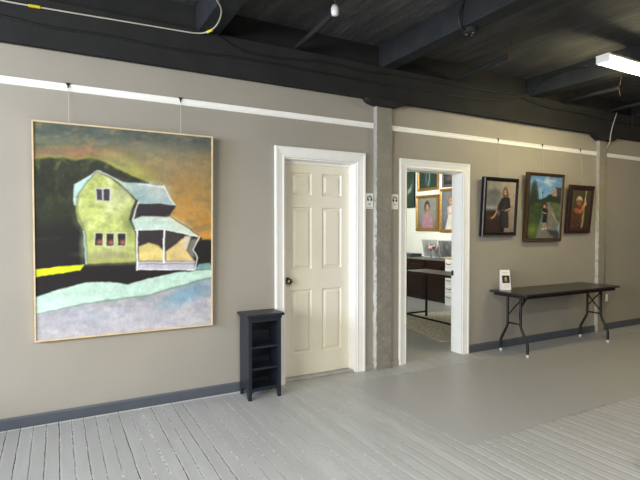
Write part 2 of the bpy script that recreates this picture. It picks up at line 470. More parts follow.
# ------------------------------------------------------------------ doors
def casing(x0, x1, zt, w=0.092, y=0.0, sgn=-1):
    prof = [(0.0, 0.001), (0.0, 0.012), (0.010, 0.016), (0.022, 0.013), (0.034, 0.015), (0.066, 0.019), (0.072, 0.024), (0.088, 0.024), (w, 0.018), (w, 0.001)]
    path = [((x0, 0.0), (-1, 0)), ((x0, zt), (-1, 1)), ((x1, zt), (1, 1)), ((x1, 0.0), (1, 0))]
    bm = B(); rows = []
    for (px, pz), (dx, dz) in path:
        rows.append([bm.verts.new((px + dx * o_, y + sgn * t, pz + dz * o_ + (0.001 if pz == 0 else 0))) for o_, t in prof])
    n = len(prof)
    for a, b_ in zip(rows[:-1], rows[1:]):
        for i in range(n): bm.faces.new((a[i], a[(i+1) % n], b_[(i+1) % n], b_[i]))
    bm.faces.new(rows[0]); bm.faces.new(rows[-1][::-1])
    return bm
def jamb(x0, x1, zt, y0, y1, t=0.012):
    bm = B()
    box(bm, x0, x0 + t, y0, y1, 0.001, zt, 0.002); box(bm, x1 - t, x1, y0, y1, 0.001, zt, 0.002); box(bm, x0 + t, x1 - t, y0, y1, zt - t, zt, 0.002)
    return bm

def door_slab(x0, x1, z0, z1, yf, yb, panels):
    bm = B()
    xs = sorted({x0, x1} | {p[0] for p in panels} | {p[1] for p in panels})
    zs = sorted({z0, z1} | {p[2] for p in panels} | {p[3] for p in panels})
    def quad(a, b_, c, d, y): bm.faces.new([bm.verts.new((x, y, z)) for x, z in ((a,c),(b_,c),(b_,d),(a,d))])
    def loft(r1, y1, r2, y2):
        A = [bm.verts.new((x, y1, z)) for x, z in ((r1[0],r1[2]),(r1[1],r1[2]),(r1[1],r1[3]),(r1[0],r1[3]))]
        C = [bm.verts.new((x, y2, z)) for x, z in ((r2[0],r2[2]),(r2[1],r2[2]),(r2[1],r2[3]),(r2[0],r2[3]))]
        for i in range(4): bm.faces.new((A[i], A[(i+1) % 4], C[(i+1) % 4], C[i]))
    for i in range(len(xs) - 1):
        for j in range(len(zs) - 1):
            a, b_, c, d = xs[i], xs[i+1], zs[j], zs[j+1]
            hit = next((p for p in panels if p[0] <= (a+b_)/2 <= p[1] and p[2] <= (c+d)/2 <= p[3]), None)
            if hit is None: quad(a, b_, c, d, yf)
    def ins(p, k): return (p[0]+k, p[1]-k, p[2]+k, p[3]-k)
    for p in panels:
        loft(p, yf, ins(p, 0.010), yf + 0.016)
        loft(ins(p, 0.010), yf + 0.016, ins(p, 0.018), yf + 0.016)
        loft(ins(p, 0.018), yf + 0.016, ins(p, 0.040), yf + 0.003)
        q = ins(p, 0.040); quad(q[0], q[1], q[2], q[3], yf + 0.003)
    for (a, b_) in ((0, 1),):
        bm.faces.new([bm.verts.new(v) for v in ((x0,yf,z0),(x0,yb,z0),(x0,yb,z1),(x0,yf,z1))])
        bm.faces.new([bm.verts.new(v) for v in ((x1,yf,z0),(x1,yf,z1),(x1,yb,z1),(x1,yb,z0))])
        bm.faces.new([bm.verts.new(v) for v in ((x0,yf,z1),(x0,yb,z1),(x1,yb,z1),(x1,yf,z1))])
        bm.faces.new([bm.verts.new(v) for v in ((x0,yb,z0),(x1,yb,z0),(x1,yb,z1),(x0,yb,z1))])
    bmesh.ops.remove_doubles(bm, verts=bm.verts[:], dist=1e-5)
    return bm
PN = []
for a, b_ in ((1.868, 2.074), (2.182, 2.394)):
    PN += [(a, b_, 0.222, 0.812), (a, b_, 0.998, 1.570), (a, b_, 1.680, 1.885)]
d1 = struct('door_1', door_slab(1.764, 2.491, 0.022, 1.976, 0.095, 0.135, PN), M['door'], label='closed cream six-panel door beside the black bookcase')
obj('door_casing', casing(*D1), M['trim'], d1)
obj('door_jamb', jamb(D1[0], D1[1], D1[2], 0.001, WT), M['trim'], d1)
bm = B(); box(bm, 1.763, 1.775, 0.080, 0.094, 0.001, 1.988); box(bm, 2.480, 2.492, 0.080, 0.094, 0.001, 1.988); box(bm, 1.775, 2.480, 0.080, 0.094, 1.962, 1.988)
obj('door_stop', bm, M['trim'], d1)
bm = B(); box(bm, 1.763, 2.492, 0.03, 0.15, 0.001, 0.018, 0.004); obj('threshold', bm, M['threshold'], d1)
bm = B(); lathe(bm, [(0.033, 0.0), (0.033, 0.004), (0.024, 0.010), (0.012, 0.014), (0.011, 0.034), (0.022, 0.040), (0.028, 0.050), (0.028, 0.058), (0.022, 0.066), (0.010, 0.070)], (1.825, 0.0945, 0.90), 'Y', 24)
kn = obj('door_knob', bm, M['knob'], d1, smooth=True); kn['label'] = 'round dark bronze door knob'

d2 = struct('door_2', casing(*D2), M['trim'], label='open doorway with white moulded casing')
obj('door_jamb', jamb(D2[0], D2[1], D2[2], 0.001, WT), M['trim'], d2)
bm = B(); box(bm, 3.858, 3.8628, 0.115, 0.146, 0.852, 0.908, 0.002); sp = obj('strike_plate', bm, M['brass'], d2); sp['label'] = 'dark metal strike plate on the white jamb'

# ------------------------------------------------------------------ painted surfaces
def vnoise(x, y, seed):
    """smooth value noise for arrays"""
    def h(i, j):
        n = (i.astype(np.int64) * 374761393 + j.astype(np.int64) * 668265263 + seed * 982451653) & 0x7fffffff
        n = ((n ^ (n >> 13)) * 1274126177) & 0x7fffffff
        return ((n ^ (n >> 16)) & 0xffff) / 65535.0
    xi, yi = np.floor(x), np.floor(y); fx, fy = x - xi, y - yi
    fx = fx * fx * (3 - 2 * fx); fy = fy * fy * (3 - 2 * fy)
    a, b_, c, d = h(xi, yi), h(xi + 1, yi), h(xi, yi + 1), h(xi + 1, yi + 1)
    return (a * (1 - fx) + b_ * fx) * (1 - fy) + (c * (1 - fx) + d * fx) * fy
def fbm(x, y, seed, oct=4):
    s = 0; a = 0.5; t = 0
    for o_ in range(oct):
        s = s + a * vnoise(x * 2 ** o_, y * 2 ** o_, seed + o_ * 17); t += a; a *= 0.55
    return s / t

class Canvas:
    """colours for a grid of points on a flat panel; drawing coordinates are free, 'quad' are the panel's corners in them (TL,TR,BR,BL)"""
    def __init__(s, quad, nx, ny, warp=1.0, wscale=0.12, seed=1):
        s.nx, s.ny = nx, ny
        S, T = np.meshgrid(np.linspace(0, 1, nx), np.linspace(0, 1, ny))
        src = [(0,0),(1,0),(1,1),(0,1)]
        A = []; R = []
        for (u, v), (X, Y) in zip(src, quad):
            A.append([u, v, 1, 0, 0, 0, -u*X, -v*X]); R.append(X)
            A.append([0, 0, 0, u, v, 1, -u*Y, -v*Y]); R.append(Y)
        hm = np.append(np.linalg.solve(np.array(A, float), np.array(R, float)), 1)
        w = hm[6]*S + hm[7]*T + 1
        s.X0 = (hm[0]*S + hm[1]*T + hm[2]) / w; s.Y0 = (hm[3]*S + hm[4]*T + hm[5]) / w
        s.X = s.X0 + warp * (fbm(s.X0 * wscale, s.Y0 * wscale, seed) - 0.5) * 2
        s.Y = s.Y0 + warp * (fbm(s.X0 * wscale, s.Y0 * wscale, seed + 50) - 0.5) * 2
        s.C = np.zeros((ny, nx, 3)); s.seed = seed
    def over(s, a, c):
        c = np.array(c, float)
        s.C = s.C * (1 - a[..., None]) + c * a[..., None]
    def fill(s, c): s.C[:] = np.array(c, float)
    def grad(s, y0, c0, y1, c1, x=False):
        t = np.clip(((s.X if x else s.Y) - y0) / (y1 - y0), 0, 1)[..., None]
        s.C = np.array(c0, float) * (1 - t) + np.array(c1, float) * t
    def sd(s, pts, closed=True):
        P = np.array(pts, float); n = len(P)
        dist = np.full(s.X.shape, 1e9); ins = np.zeros(s.X.shape, bool)
        for i in range(n if closed else n - 1):
            a, b_ = P[i], P[(i + 1) % n]
            e = b_ - a; L = (e @ e) or 1e-9
            wx, wy = s.X - a[0], s.Y - a[1]
            t = np.clip((wx * e[0] + wy * e[1]) / L, 0, 1)
            dist = np.minimum(dist, np.hypot(wx - t * e[0], wy - t * e[1]))
            if closed:
                cnd = (a[1] > s.Y) != (b_[1] > s.Y)
                with np.errstate(divide='ignore', invalid='ignore'):
                    xi = (b_[0] - a[0]) * (s.Y - a[1]) / ((b_[1] - a[1]) or 1e-9) + a[0]
                ins ^= cnd & (s.X < xi)
        return np.where(ins, -dist, dist) if closed else dist
    def poly(s, pts, c, soft=0.8, op=1.0, mask=None):
        a = np.clip(0.5 - s.sd(pts) / (2 * soft), 0, 1) * op
        if mask is not None: a = a * mask
        s.over(a, c)
    def line(s, pts, c, w=1.0, soft=0.6, op=1.0):
        s.over(np.clip(0.5 - (s.sd(pts, False) - w / 2) / (2 * soft), 0, 1) * op, c)
    def blob(s, cx, cy, rx, ry, c, soft=0.35, op=1.0, rot=0.0):
        dx, dy = s.X - cx, s.Y - cy
        ca, sa = math.cos(rot), math.sin(rot)
        q = np.hypot((dx * ca + dy * sa) / rx, (-dx * sa + dy * ca) / ry)
        s.over(np.clip((1 + soft - q) / (2 * soft), 0, 1) * op, c)
    def brush(s, amount, sx, sy, seed):
        n = fbm(s.X0 * sx, s.Y0 * sy, seed, 5) - 0.5
        s.C = np.clip(s.C * (1 + amount * 2 * n[..., None]), 0, 255)
    def mottled(s, c, sx, sy, lo, hi, seed, op=1.0, mask=None):
        a = np.clip((fbm(s.X0 * sx, s.Y0 * sy, seed, 4) - lo) / (hi - lo), 0, 1) * op
        if mask is not None: a = a * mask
        s.over(a, c)
    def mask(s, pts, soft=1.0): return np.clip(0.5 - s.sd(pts) / (2 * soft), 0, 1)
    def build(s, name, mat, parent, x0, x1, z0, z1, y, gain=1.0, place=None):
        """a flat panel facing -y (local), rows from the top; place: maps (x, y, z) elsewhere"""
        nx, ny = s.nx, s.ny
        xs = np.linspace(x0, x1, nx); zs = np.linspace(z1, z0, ny)
        XX, ZZ = np.meshgrid(xs, zs)
        co = np.stack([XX.ravel(), np.full(XX.size, y), ZZ.ravel()], 1)
        if place is not None: co = place(co)
        i = np.arange(nx * ny).reshape(ny, nx)
        f = np.stack([i[1:, :-1], i[1:, 1:], i[:-1, 1:], i[:-1, :-1]], -1).reshape(-1, 4)
        me = bpy.data.meshes.new(name)
        me.from_pydata(co.tolist(), [], f.tolist()); me.update()
        at = me.color_attributes.new('Col', 'FLOAT_COLOR', 'POINT')
        c = np.clip(s.C.reshape(-1, 3) / 255.0, 0, 1)
        c = np.where(c <= 0.04045, c / 12.92, ((c + 0.055) / 1.055) ** 2.4) * gain
        at.data.foreach_set('color', np.concatenate([np.clip(c, 0, 1), np.ones((len(c), 1))], 1).ravel().astype(np.float32))
        me.materials.append(mat)
        o = bpy.data.objects.new(name, me); col.objects.link(o); o.parent = parent
        return o

def frame_bm(w, h, prof, z0=0.0):
    """mitred frame; prof: (distance in from the outer edge, y) points"""
    bm = B(); rows = []
    for cx, cz, dx, dz in ((-w/2, z0, 1, 1), (w/2, z0, -1, 1), (w/2, z0 + h, -1, -1), (-w/2, z0 + h, 1, -1)):
        rows.append([bm.verts.new((cx + dx * a, y, cz + dz * a)) for a, y in prof])
    n = len(prof)
    for k in range(4):
        a, b_ = rows[k], rows[(k + 1) % 4]
        for i in range(n): bm.faces.new((a[i], a[(i+1) % n], b_[(i+1) % n], b_[i]))
    return bm

def hang_gear(root, xs, ztop, ytop, r=0.0018):
    for x, xt in xs:
        bm = B(); tube(bm, [(x, -0.019, 2.362), (xt, ytop, ztop)], r, 6)
        obj('hanging_wire', bm, M['wire'], root, world=True)
        bm = B(); prism_xz(bm, [(x - 0.014, 2.396), (x - 0.014, 2.389), (x - 0.005, 2.378), (x - 0.004, 2.360), (x + 0.004, 2.360), (x + 0.005, 2.378), (x + 0.014, 2.389), (x + 0.014, 2.396)], -0.020, -0.0145)
        box(bm, x - 0.014, x + 0.014, -0.0145, -0.003, 2.3925, 2.396)
        obj('rail_hook', bm, M['hook'], root, world=True)

# ---- large house painting
W_, H_ = 1.239, 1.512
tilt = math.atan2(0.035, H_)
root = thing('house_painting', 'large wire-hung painting of a yellow-green house with dark trees and a mint road', 'painting', (0.478, -0.004, 0.594), (tilt, 0, 0))
cv = Canvas([(31.5, 120), (212.6, 137.2), (213.2, 324), (38, 341.3)], 230, 270, 0.9, 0.14, 3)
cv.grad(118, (66, 76, 72), 232, (186, 142, 70))
cv.blob(60, 134, 50, 14, (82, 92, 78), 0.9, 0.8); cv.blob(48, 147, 30, 9, (104, 104, 76), 0.9, 0.7)
cv.blob(110, 128, 60, 7, (56, 68, 68), 0.9, 0.8); cv.blob(192, 141, 36, 8, (62, 68, 68), 0.8, 0.9); cv.blob(150, 147, 34, 6, (92, 98, 88), 0.9, 0.7)
cv.blob(80, 152, 36, 5, (156, 96, 66), 0.9, 0.7); cv.blob(44, 155, 14, 4, (140, 106, 76), 0.9, 0.6)
cv.blob(160, 162, 44, 12, (146, 132, 96), 0.9, 0.8); cv.blob(128, 156, 26, 8, (124, 116, 80), 0.9, 0.7)
cv.blob(190, 176, 24, 12, (156, 132, 92), 0.9, 0.7); cv.blob(190, 206, 26, 20, (196, 146, 72), 0.9, 0.8)
cv.blob(134, 170, 24, 7, (172, 168, 82), 0.9, 0.85, 0.45); cv.blob(205, 230, 14, 10, (202, 140, 54), 0.9, 0.8)
cv.mottled((110, 112, 96), 0.06, 0.14, 0.50, 0.75, 21, 0.5); cv.mottled((176, 140, 84), 0.08, 0.13, 0.58, 0.8, 33, 0.35)
cv.mottled((60, 68, 66), 0.05, 0.16, 0.54, 0.78, 39, 0.55, np.clip((158 - cv.Y) / 22, 0, 1))
tree = [(30,160),(43,157.3),(61,157.3),(75,160),(91,157.3),(105,162),(118.5,168.7),(130,175),(150,182.7),(150,262),(30,272)]
cv.line(tree[:9], (138, 142, 60), 4, 2.0, 0.85); cv.line(tree[5:9], (176, 176, 84), 4, 2.0, 0.8)
cv.poly(tree, (42, 47, 30), 1.2)
mt = cv.mask(tree, 1.5)
cv.mottled((92, 102, 52), 0.16, 0.12, 0.48, 0.74, 44, 0.8, mt * np.clip((222 - cv.Y) / 60, 0, 1)); cv.mottled((30, 32, 26), 0.12, 0.09, 0.50, 0.72, 45, 0.8, mt)
cv.poly([(30,226),(90,222),(150,228),(150,268),(30,272)], (24, 23, 24), 8, 0.9, mt)
cv.line([(36,240),(60,238)], (66, 60, 62), 2, 1.5, 0.5)
cv.poly([(30,258),(90,258),(140,260),(216,246),(216,282),(128,292),(110,287),(85,290),(30,304)], (28, 23, 26), 0.8)
cv.poly([(196,246),(203,240),(216,240),(216,270),(196,272)], (26, 25, 24), 1.0)
cv.poly([(30,271.5),(36.5,269.8),(85.3,264.7),(81.4,271),(36.5,277.8),(30,278.5)], (222, 232, 34), 0.6)
# mint road and the ground under it
cv.poly([(30,312),(84,302),(130,294),(160,288),(216,272),(218,345),(30,350)], (168, 167, 174), 0.8)
mg = cv.mask([(30,314),(84,304),(130,296),(160,290),(216,275),(218,345),(30,350)], 1.0)
cv.mottled((160, 164, 178), 0.06, 0.13, 0.50, 0.72, 61, 0.7, mg); cv.mottled((188, 182, 182), 0.08, 0.15, 0.46, 0.72, 77, 0.8, mg); cv.mottled((146, 144, 152), 0.07, 0.16, 0.54, 0.75, 79, 0.6, mg)
cv.blob(188, 295, 22, 7, (122, 168, 192), 0.8, 0.8, -0.4); cv.blob(80, 322, 24, 6, (152, 156, 174), 0.8, 0.5); cv.blob(120, 330, 50, 5, (178, 172, 178), 0.9, 0.6)
road = [(30,300),(37.2,297.7),(61.2,290),(88.7,282.9),(111.7,282.4),(129,285),(149.8,279),(177,272.9),(216,269.5),(216,276),(211.7,277),(177,287),(150,295),(130,297.5),(84,304),(37.2,314.5),(30,316)]
cv.line([(216,276.5),(177,287.5),(150,295.5),(130,298),(84,304.5),(30,316)], (118, 152, 132), 2.0, 0.8, 0.9)
cv.poly(road, (194, 224, 208), 0.7)
cv.mottled((208, 232, 216), 0.06, 0.12, 0.5, 0.75, 88, 0.6, cv.mask(road))
cv.poly([(196,264),(212,263),(216,270),(194,271)], (120, 160, 156), 0.8)
# house front
front = [(97,170.5),(108,176),(120,184),(130,193),(137,201),(134,210),(131.5,219),(135,226),(137.5,232),(138.3,262),(87,264),(86.5,250),(85,232),(79,222),(76,212),(75.5,205),(78,196),(86,183)]
cv.poly([(97,170),(88,176),(74,184),(73.5,205),(77,206),(80,196)], (188, 218, 216), 0.7)
cv.poly([(94,171),(100,169.6),(112,176.5),(123,181.6),(140,183),(164.7,186),(176,205.6),(158,204),(137,204.5),(128,194)], (168, 190, 190), 0.7)
cv.blob(158, 190, 12, 6, (196, 198, 190), 0.7, 0.8, 0.3); cv.blob(140, 198, 8, 5, (120, 148, 150), 0.8, 0.6)
cv.line([(164.7,186),(176,205.6)], (226, 230, 224), 1.6, 0.6); cv.line([(140,184),(164,187)], (222, 230, 228), 1.4, 0.7)
cv.poly([(136.5,205.5),(158,205),(176.5,206.5),(171,217),(150,216.3),(134.5,216.8)], (44, 36, 44), 0.8)
cv.line([(137,205),(158,204.4),(176,206)], (22, 22, 24), 1.2, 0.6)
cv.poly(front, (196, 206, 116), 0.8)
mf = cv.mask(front, 1.0)
cv.blob(100, 220, 16, 10, (216, 226, 140), 0.8, 0.8); cv.blob(118, 200, 12, 14, (204, 210, 150), 0.8, 0.8); cv.blob(90, 198, 8, 8, (190, 204, 110), 0.8, 0.7)
cv.mottled((158, 164, 100), 0.13, 0.16, 0.50, 0.74, 93, 0.7, mf); cv.mottled((226, 230, 180), 0.10, 0.10, 0.58, 0.8, 97, 0.6, mf)
cv.blob(131, 224, 5, 12, (120, 132, 78), 0.8, 0.75); cv.blob(84, 245, 3, 14, (150, 170, 130), 0.8, 0.6)
cv.poly([(87,255),(138,255),(138.5,264),(87,265)], (176, 178, 106), 2.5, 0.8)
cv.line([(97,170.5),(112,178),(128,191),(137,201)], (60, 62, 52), 1.6, 0.8, 0.85); cv.line([(97,170.5),(86,183),(77,197)], (120, 130, 116), 1.5, 0.8, 0.8)
cv.line([(97,170),(112,177),(125,184)], (224, 226, 206), 1.2, 0.7, 0.8)
cv.line([(137,201),(133.5,210),(131.5,219),(135,226),(138,233),(138.5,268)], (44, 42, 42), 2.4, 0.9, 0.95); cv.line([(78,197),(76.5,206),(77.5,214),(82,224),(86,234),(88,262)], (116, 124, 84), 2.2, 1.2, 0.7); cv.blob(108, 255, 24, 3, (150, 140, 120), 0.8, 0.5); cv.blob(124, 192, 6, 4, (170, 172, 150), 0.8, 0.6)
cv.line([(139.5,202),(136,211),(134,219),(137.5,227),(139.8,233),(139.8,268)], (216, 218, 214), 1.5, 0.6, 0.95)
cv.line([(87,264),(86.3,250),(84.5,232)], (180, 206, 206), 1.6, 0.6, 0.9)
# windows
cv.poly([(95,187),(111.5,188),(112,201.5),(95.5,201)], (206, 208, 186), 0.8)
cv.poly([(96.8,188.6),(102.3,189),(102.6,200.3),(97.2,200)], (66, 58, 72), 0.6); cv.poly([(104,189),(110,189.4),(110.2,200.4),(104.2,200.4)], (54, 48, 64), 0.6)
for a, b_ in ((95, 104), (106.3, 115.4), (118, 127)):
    cv.poly([(a - .8, 232.6), (b_ + .8, 232.6), (b_ + .8, 247), (a - .8, 247)], (210, 214, 170), 0.8)
    cv.poly([(a + 1, 234), (b_ - .8, 234), (b_ - .8, 245.6), (a + 1, 245.6)], (46, 36, 38), 0.6)
    cv.blob((a + b_) / 2 + 1, 242.5, 2.6, 2.2, (188, 122, 96), 0.7, 0.85)
# porch
porch = [(139,229),(166,229.5),(189,234),(201,238),(195,250),(199,258),(196,270),(139,269.5)]
cv.poly(porch, (50, 44, 46), 0.7)
cv.poly([(140,247),(150,243),(160,246),(165,251),(165,261.5),(140,261.5)], (224, 204, 128), 1.0)
cv.poly([(167,252),(176,246),(186,237),(192,236),(188,250),(196,261.5),(167,261.5)], (222, 196, 132), 1.0)
cv.poly([(167,231),(183,235),(178,243),(167,250)], (60, 54, 52), 1.0); cv.poly([(186,236),(193,236.5),(189,250),(184,248)], (214, 206, 186), 0.9, 0.8)
cv.poly([(193,240),(200,239),(194,250),(197,258),(192,256),(189,250)], (120, 118, 108), 0.9)
cv.poly([(138.5,262),(197,261.5),(195.5,270),(138.3,270)], (198, 194, 206), 0.7)
cv.line([(139,264.5),(196,264)], (120, 112, 124), 1.0, 0.7, 0.7); cv.line([(138.5,270),(196,270)], (238, 238, 236), 1.2, 0.5)
cv.poly([(132.5,220),(143,216.4),(158,216.8),(172.7,217.5),(187,226),(201.5,237),(188.7,234),(165.8,229.7),(137,229.9)], (198, 220, 206), 0.8)
cv.blob(180, 224, 10, 4, (220, 214, 186), 0.8, 0.7, 0.5)
cv.line([(137,230),(165.8,229.9),(188.7,234.2),(201.5,237.2)], (240, 240, 234), 1.3, 0.5)
cv.line([(172.7,217.5),(187,226),(201.5,237)], (70, 60, 50), 0.9, 0.6, 0.8)
cv.line([(165.4,230),(165.4,262)], (240, 240, 236), 2.0, 0.5); cv.line([(138.4,231),(138.4,270)], (236, 236, 236), 1.8, 0.5)
cv.line([(201.5,237.5),(194.5,250),(199.5,258),(196.5,270)], (224, 222, 214), 1.3, 0.6)
cv.line([(203,238.5),(196.5,250),(201.5,258),(199,266)], (24, 22, 22), 1.6, 0.6, 0.9)
cv.C = np.clip(cv.C * (1.0 + 0.16 * np.clip((175 - cv.Y) / 40, 0, 1) + 0.12 * np.clip((cv.Y - 296) / 14, 0, 1))[..., None], 0, 255); cv.brush(0.10, 0.12, 0.22, 101); cv.brush(0.07, 0.5, 0.3, 102)
cv.build('canvas', M['oil'], root, -W_/2 + 0.011, W_/2 - 0.011, 0.011, H_ - 0.011, -0.030, 0.95)
obj('frame', frame_bm(W_, H_, [(0, 0.0), (0, -0.038), (0.010, -0.038), (0.010, -0.029), (0.012, -0.029), (0.012, 0.0)]), M['pale_wood'], root)
bm = B(); box(bm, -W_/2 + 0.0125, W_/2 - 0.0125, -0.027, -0.002, 0.0125, H_ - 0.0125); obj('stretcher', bm, M['pale_wood'], root)
hang_gear(root, ((0.081, 0.084), (0.858, 0.85)), 2.09, -0.050)

# ---- three smaller framed pictures on the right
def small_picture(name, label, x0, x1, z0, z1, ytop, ybot, depth, prof, fmat, canvas, inset, hook_x, liner=None):
    w, h = x1 - x0, (z1 - z0)
    t = math.atan2(ytop - ybot, h)
    r = thing(name, label, 'painting', ((x0 + x1) / 2, -(ybot - depth), z0), (t, 0, 0))
    obj('frame', frame_bm(w, h, prof), fmat, r)
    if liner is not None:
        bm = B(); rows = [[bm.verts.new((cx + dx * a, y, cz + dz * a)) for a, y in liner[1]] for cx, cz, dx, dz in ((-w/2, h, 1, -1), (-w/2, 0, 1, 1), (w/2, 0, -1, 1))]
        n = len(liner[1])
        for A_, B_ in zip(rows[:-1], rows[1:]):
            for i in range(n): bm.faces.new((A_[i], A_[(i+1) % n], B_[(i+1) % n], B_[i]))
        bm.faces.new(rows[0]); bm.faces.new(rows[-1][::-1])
        ln = obj('edge_highlight', bm, liner[2], r); ln['label'] = 'silver highlight strip on the left and bottom edges of the black frame'  # silver only where the frame edges catch light; reflection modelled as a strip
    canvas.build('canvas', M['oil'], r, -w/2 + inset, w/2 - inset, inset, h - inset, -depth + 0.012, 0.72)
    bm = B(); box(bm, -w/2 + inset, w/2 - inset, -depth + 0.016, -0.006, inset, h - inset); obj('backing', bm, M['black_frame'], r)
    top = world_of(r) @ Vector((0, -0.004, h - 0.03))
    hang_gear(r, ((hook_x, hook_x - 0.01),), top.z, top.y - 0.0)
    return r

# woman in a black dress
c1 = Canvas([(75, 90), (252, 100), (240, 405), (52, 402)], 100, 130, 5, 0.03, 5)
c1.grad(90, (178, 164, 150), 405, (150, 134, 118))
c1.poly([(40,80),(160,90),(160,400),(40,410)], (150, 142, 138), 14, 0.9)
c1.blob(115, 160, 36, 24, (84, 92, 96), 0.5, 0.85); c1.blob(105, 205, 40, 34, (104, 110, 116), 0.5, 0.8); c1.blob(95, 245, 30, 10, (176, 180, 184), 0.6, 0.8)
c1.poly([(40,262),(120,262),(150,300),(165,410),(40,410)], (52, 38, 32), 10, 0.95); c1.blob(90, 310, 30, 14, (96, 62, 40), 0.6, 0.7)
c1.blob(215, 130, 30, 30, (190, 176, 158), 0.6, 0.6)
c1.blob(187, 165, 17, 36, (84, 58, 42), 0.35); c1.blob(186, 158, 9.5, 16, (206, 158, 132), 0.35)
c1.line([(182,155),(184,155)], (70, 50, 44), 3, 1.5); c1.line([(190,155),(192,155)], (70, 50, 44), 3, 1.5); c1.line([(184,166),(190,166)], (150, 80, 76), 2, 1.5)
c1.blob(188, 190, 10, 10, (204, 160, 136), 0.4)
c1.poly([(160,192),(178,184),(198,184),(214,194),(222,250),(212,272),(205,262),(208,310),(206,375),(146,372),(146,300),(150,262),(136,262),(150,215)], (34, 34, 38), 3)
c1.poly([(150,215),(140,262),(118,300),(110,312),(124,300),(150,262)], (30, 30, 34), 4)
c1.poly([(172,205),(200,205),(202,370),(160,370),(166,280)], (58, 58, 64), 6, 0.75)
c1.line([(160,262),(205,264)], (150, 150, 152), 4, 2, 0.7)
c1.line([(134,270),(112,306),(100,312)], (204, 160, 134), 9, 3); c1.line([(218,255),(200,266),(190,268)], (204, 160, 134), 9, 3)
c1.poly([(152,372),(178,374),(176,402),(152,402)], (22, 22, 24), 3)
c1.brush(0.16, 0.05, 0.04, 111)
small_picture('woman_portrait', 'black framed painting of a standing woman in a black dress, left of three', 4.125, 4.682, 1.29, 1.95, 0.09, 0.05, 0.048,
    [(0, 0.0), (0, -0.038), (0.013, -0.048), (0.030, -0.045), (0.040, -0.030), (0.040, 0.0)], M['black_frame'], c1, 0.046, 4.404,
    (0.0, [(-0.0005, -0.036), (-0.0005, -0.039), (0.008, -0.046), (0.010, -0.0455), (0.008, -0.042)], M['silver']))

# child on a street
c2 = Canvas([(95, 62), (290, 80), (268, 440), (75, 435)], 110, 140, 5, 0.03, 6)
c2.grad(62, (84, 140, 206), 230, (150, 190, 226))
c2.blob(210, 100, 40, 10, (218, 228, 236), 0.7, 0.85); c2.blob(130, 90, 24, 10, (180, 204, 226), 0.7, 0.8); c2.mottled((212, 224, 236), 0.02, 0.04, 0.52, 0.75, 11, 0.7, np.clip((190 - c2.Y) / 60, 0, 1))
c2.blob(120, 150, 20, 56, (40, 54, 44), 0.4); c2.blob(112, 190, 26, 40, (38, 52, 40), 0.4)
c2.poly([(70,205),(130,200),(150,206),(190,196),(215,178),(300,190),(300,260),(70,270)], (40, 56, 44), 5)
c2.poly([(232,150),(245,136),(258,150),(258,190),(230,190)], (190, 150, 132), 3); c2.poly([(246,132),(300,138),(292,195),(258,188),(258,150)], (58, 64, 84), 3)
c2.line([(171,150),(171,200)], (66, 88, 112), 2.5, 1.5); c2.blob(171, 168, 4, 6, (44, 60, 80), 0.4)
c2.poly([(70,240),(170,225),(165,300),(130,440),(60,440)], (62, 78, 44), 10); c2.blob(105, 385, 34, 34, (132, 150, 66), 0.7, 0.8); c2.blob(110, 300, 40, 30, (66, 80, 56), 0.7, 0.8)
c2.mottled((96, 116, 60), 0.03, 0.03, 0.5, 0.75, 15, 0.7, c2.mask([(70,240),(168,225),(160,300),(130,440),(60,440)], 8))
c2.poly([(195,225),(215,225),(262,360),(270,445),(130,445),(165,330)], (134, 130, 124), 6); c2.poly([(215,225),(290,240),(285,330),(262,360)], (92, 104, 70), 7)
c2.line([(225,285),(262,350)], (190, 186, 130), 7, 4, 0.8); c2.blob(262, 300, 16, 12, (120, 140, 150), 0.6, 0.7)
c2.poly([(190,385),(270,400),(272,442),(240,442)], (58, 62, 74), 7, 0.85)
c2.blob(184, 246, 12, 15, (70, 46, 36), 0.35); c2.blob(181, 250, 7, 10, (206, 160, 134), 0.35)
c2.poly([(168,266),(184,260),(197,268),(198,296),(194,345),(165,345),(168,300)], (34, 34, 40), 3); c2.line([(172,285),(188,290)], (206, 160, 134), 6, 2)
c2.poly([(168,345),(178,345),(176,380),(168,380)], (200, 158, 134), 2); c2.poly([(182,345),(191,345),(190,378),(183,378)], (200, 158, 134), 2)
c2.blob(170, 384, 8, 5, (214, 212, 206), 0.4); c2.blob(188, 381, 8, 5, (214, 212, 206), 0.4)
c2.brush(0.18, 0.05, 0.05, 121)
small_picture('street_painting', 'gold-brown framed painting of a child standing on a street under blue sky', 4.832, 5.492, 1.222, 2.040, 0.10, 0.055, 0.050,
    [(0, 0.0), (0, -0.044), (0.008, -0.050), (0.022, -0.046), (0.034, -0.044), (0.042, -0.032), (0.042, 0.0)], M['bronze'], c2, 0.040, 5.169)

# boy with a staff
c3 = Canvas([(122, 122), (240, 122), (212, 346), (100, 346)], 90, 120, 4, 0.04, 8)
c3.grad(110, (84, 78, 54), 350, (62, 54, 38)); c3.blob(130, 200, 30, 60, (94, 86, 58), 0.8, 0.7); c3.blob(205, 300, 26, 50, (72, 60, 42), 0.8, 0.7)
c3.poly([(118,262),(140,238),(178,236),(192,262),(184,346),(98,346),(104,300)], (84, 56, 44), 4); c3.mottled((124, 92, 76), 0.12, 0.12, 0.5, 0.7, 19, 0.8, c3.mask([(118,262),(140,238),(178,236),(186,346),(98,346)], 4))
c3.blob(163, 198, 16, 26, (132, 72, 48), 0.35); c3.blob(160, 196, 11, 17, (184, 116, 84), 0.4); c3.line([(154,192),(157,192)], (60, 34, 28), 3, 1.5); c3.line([(164,192),(167,192)], (60, 34, 28), 3, 1.5); c3.line([(157,207),(164,207)], (130, 54, 46), 2.5, 1.5)
c3.poly([(143,184),(150,166),(165,155),(180,166),(186,190),(168,180),(156,180)], (226, 208, 170), 3)
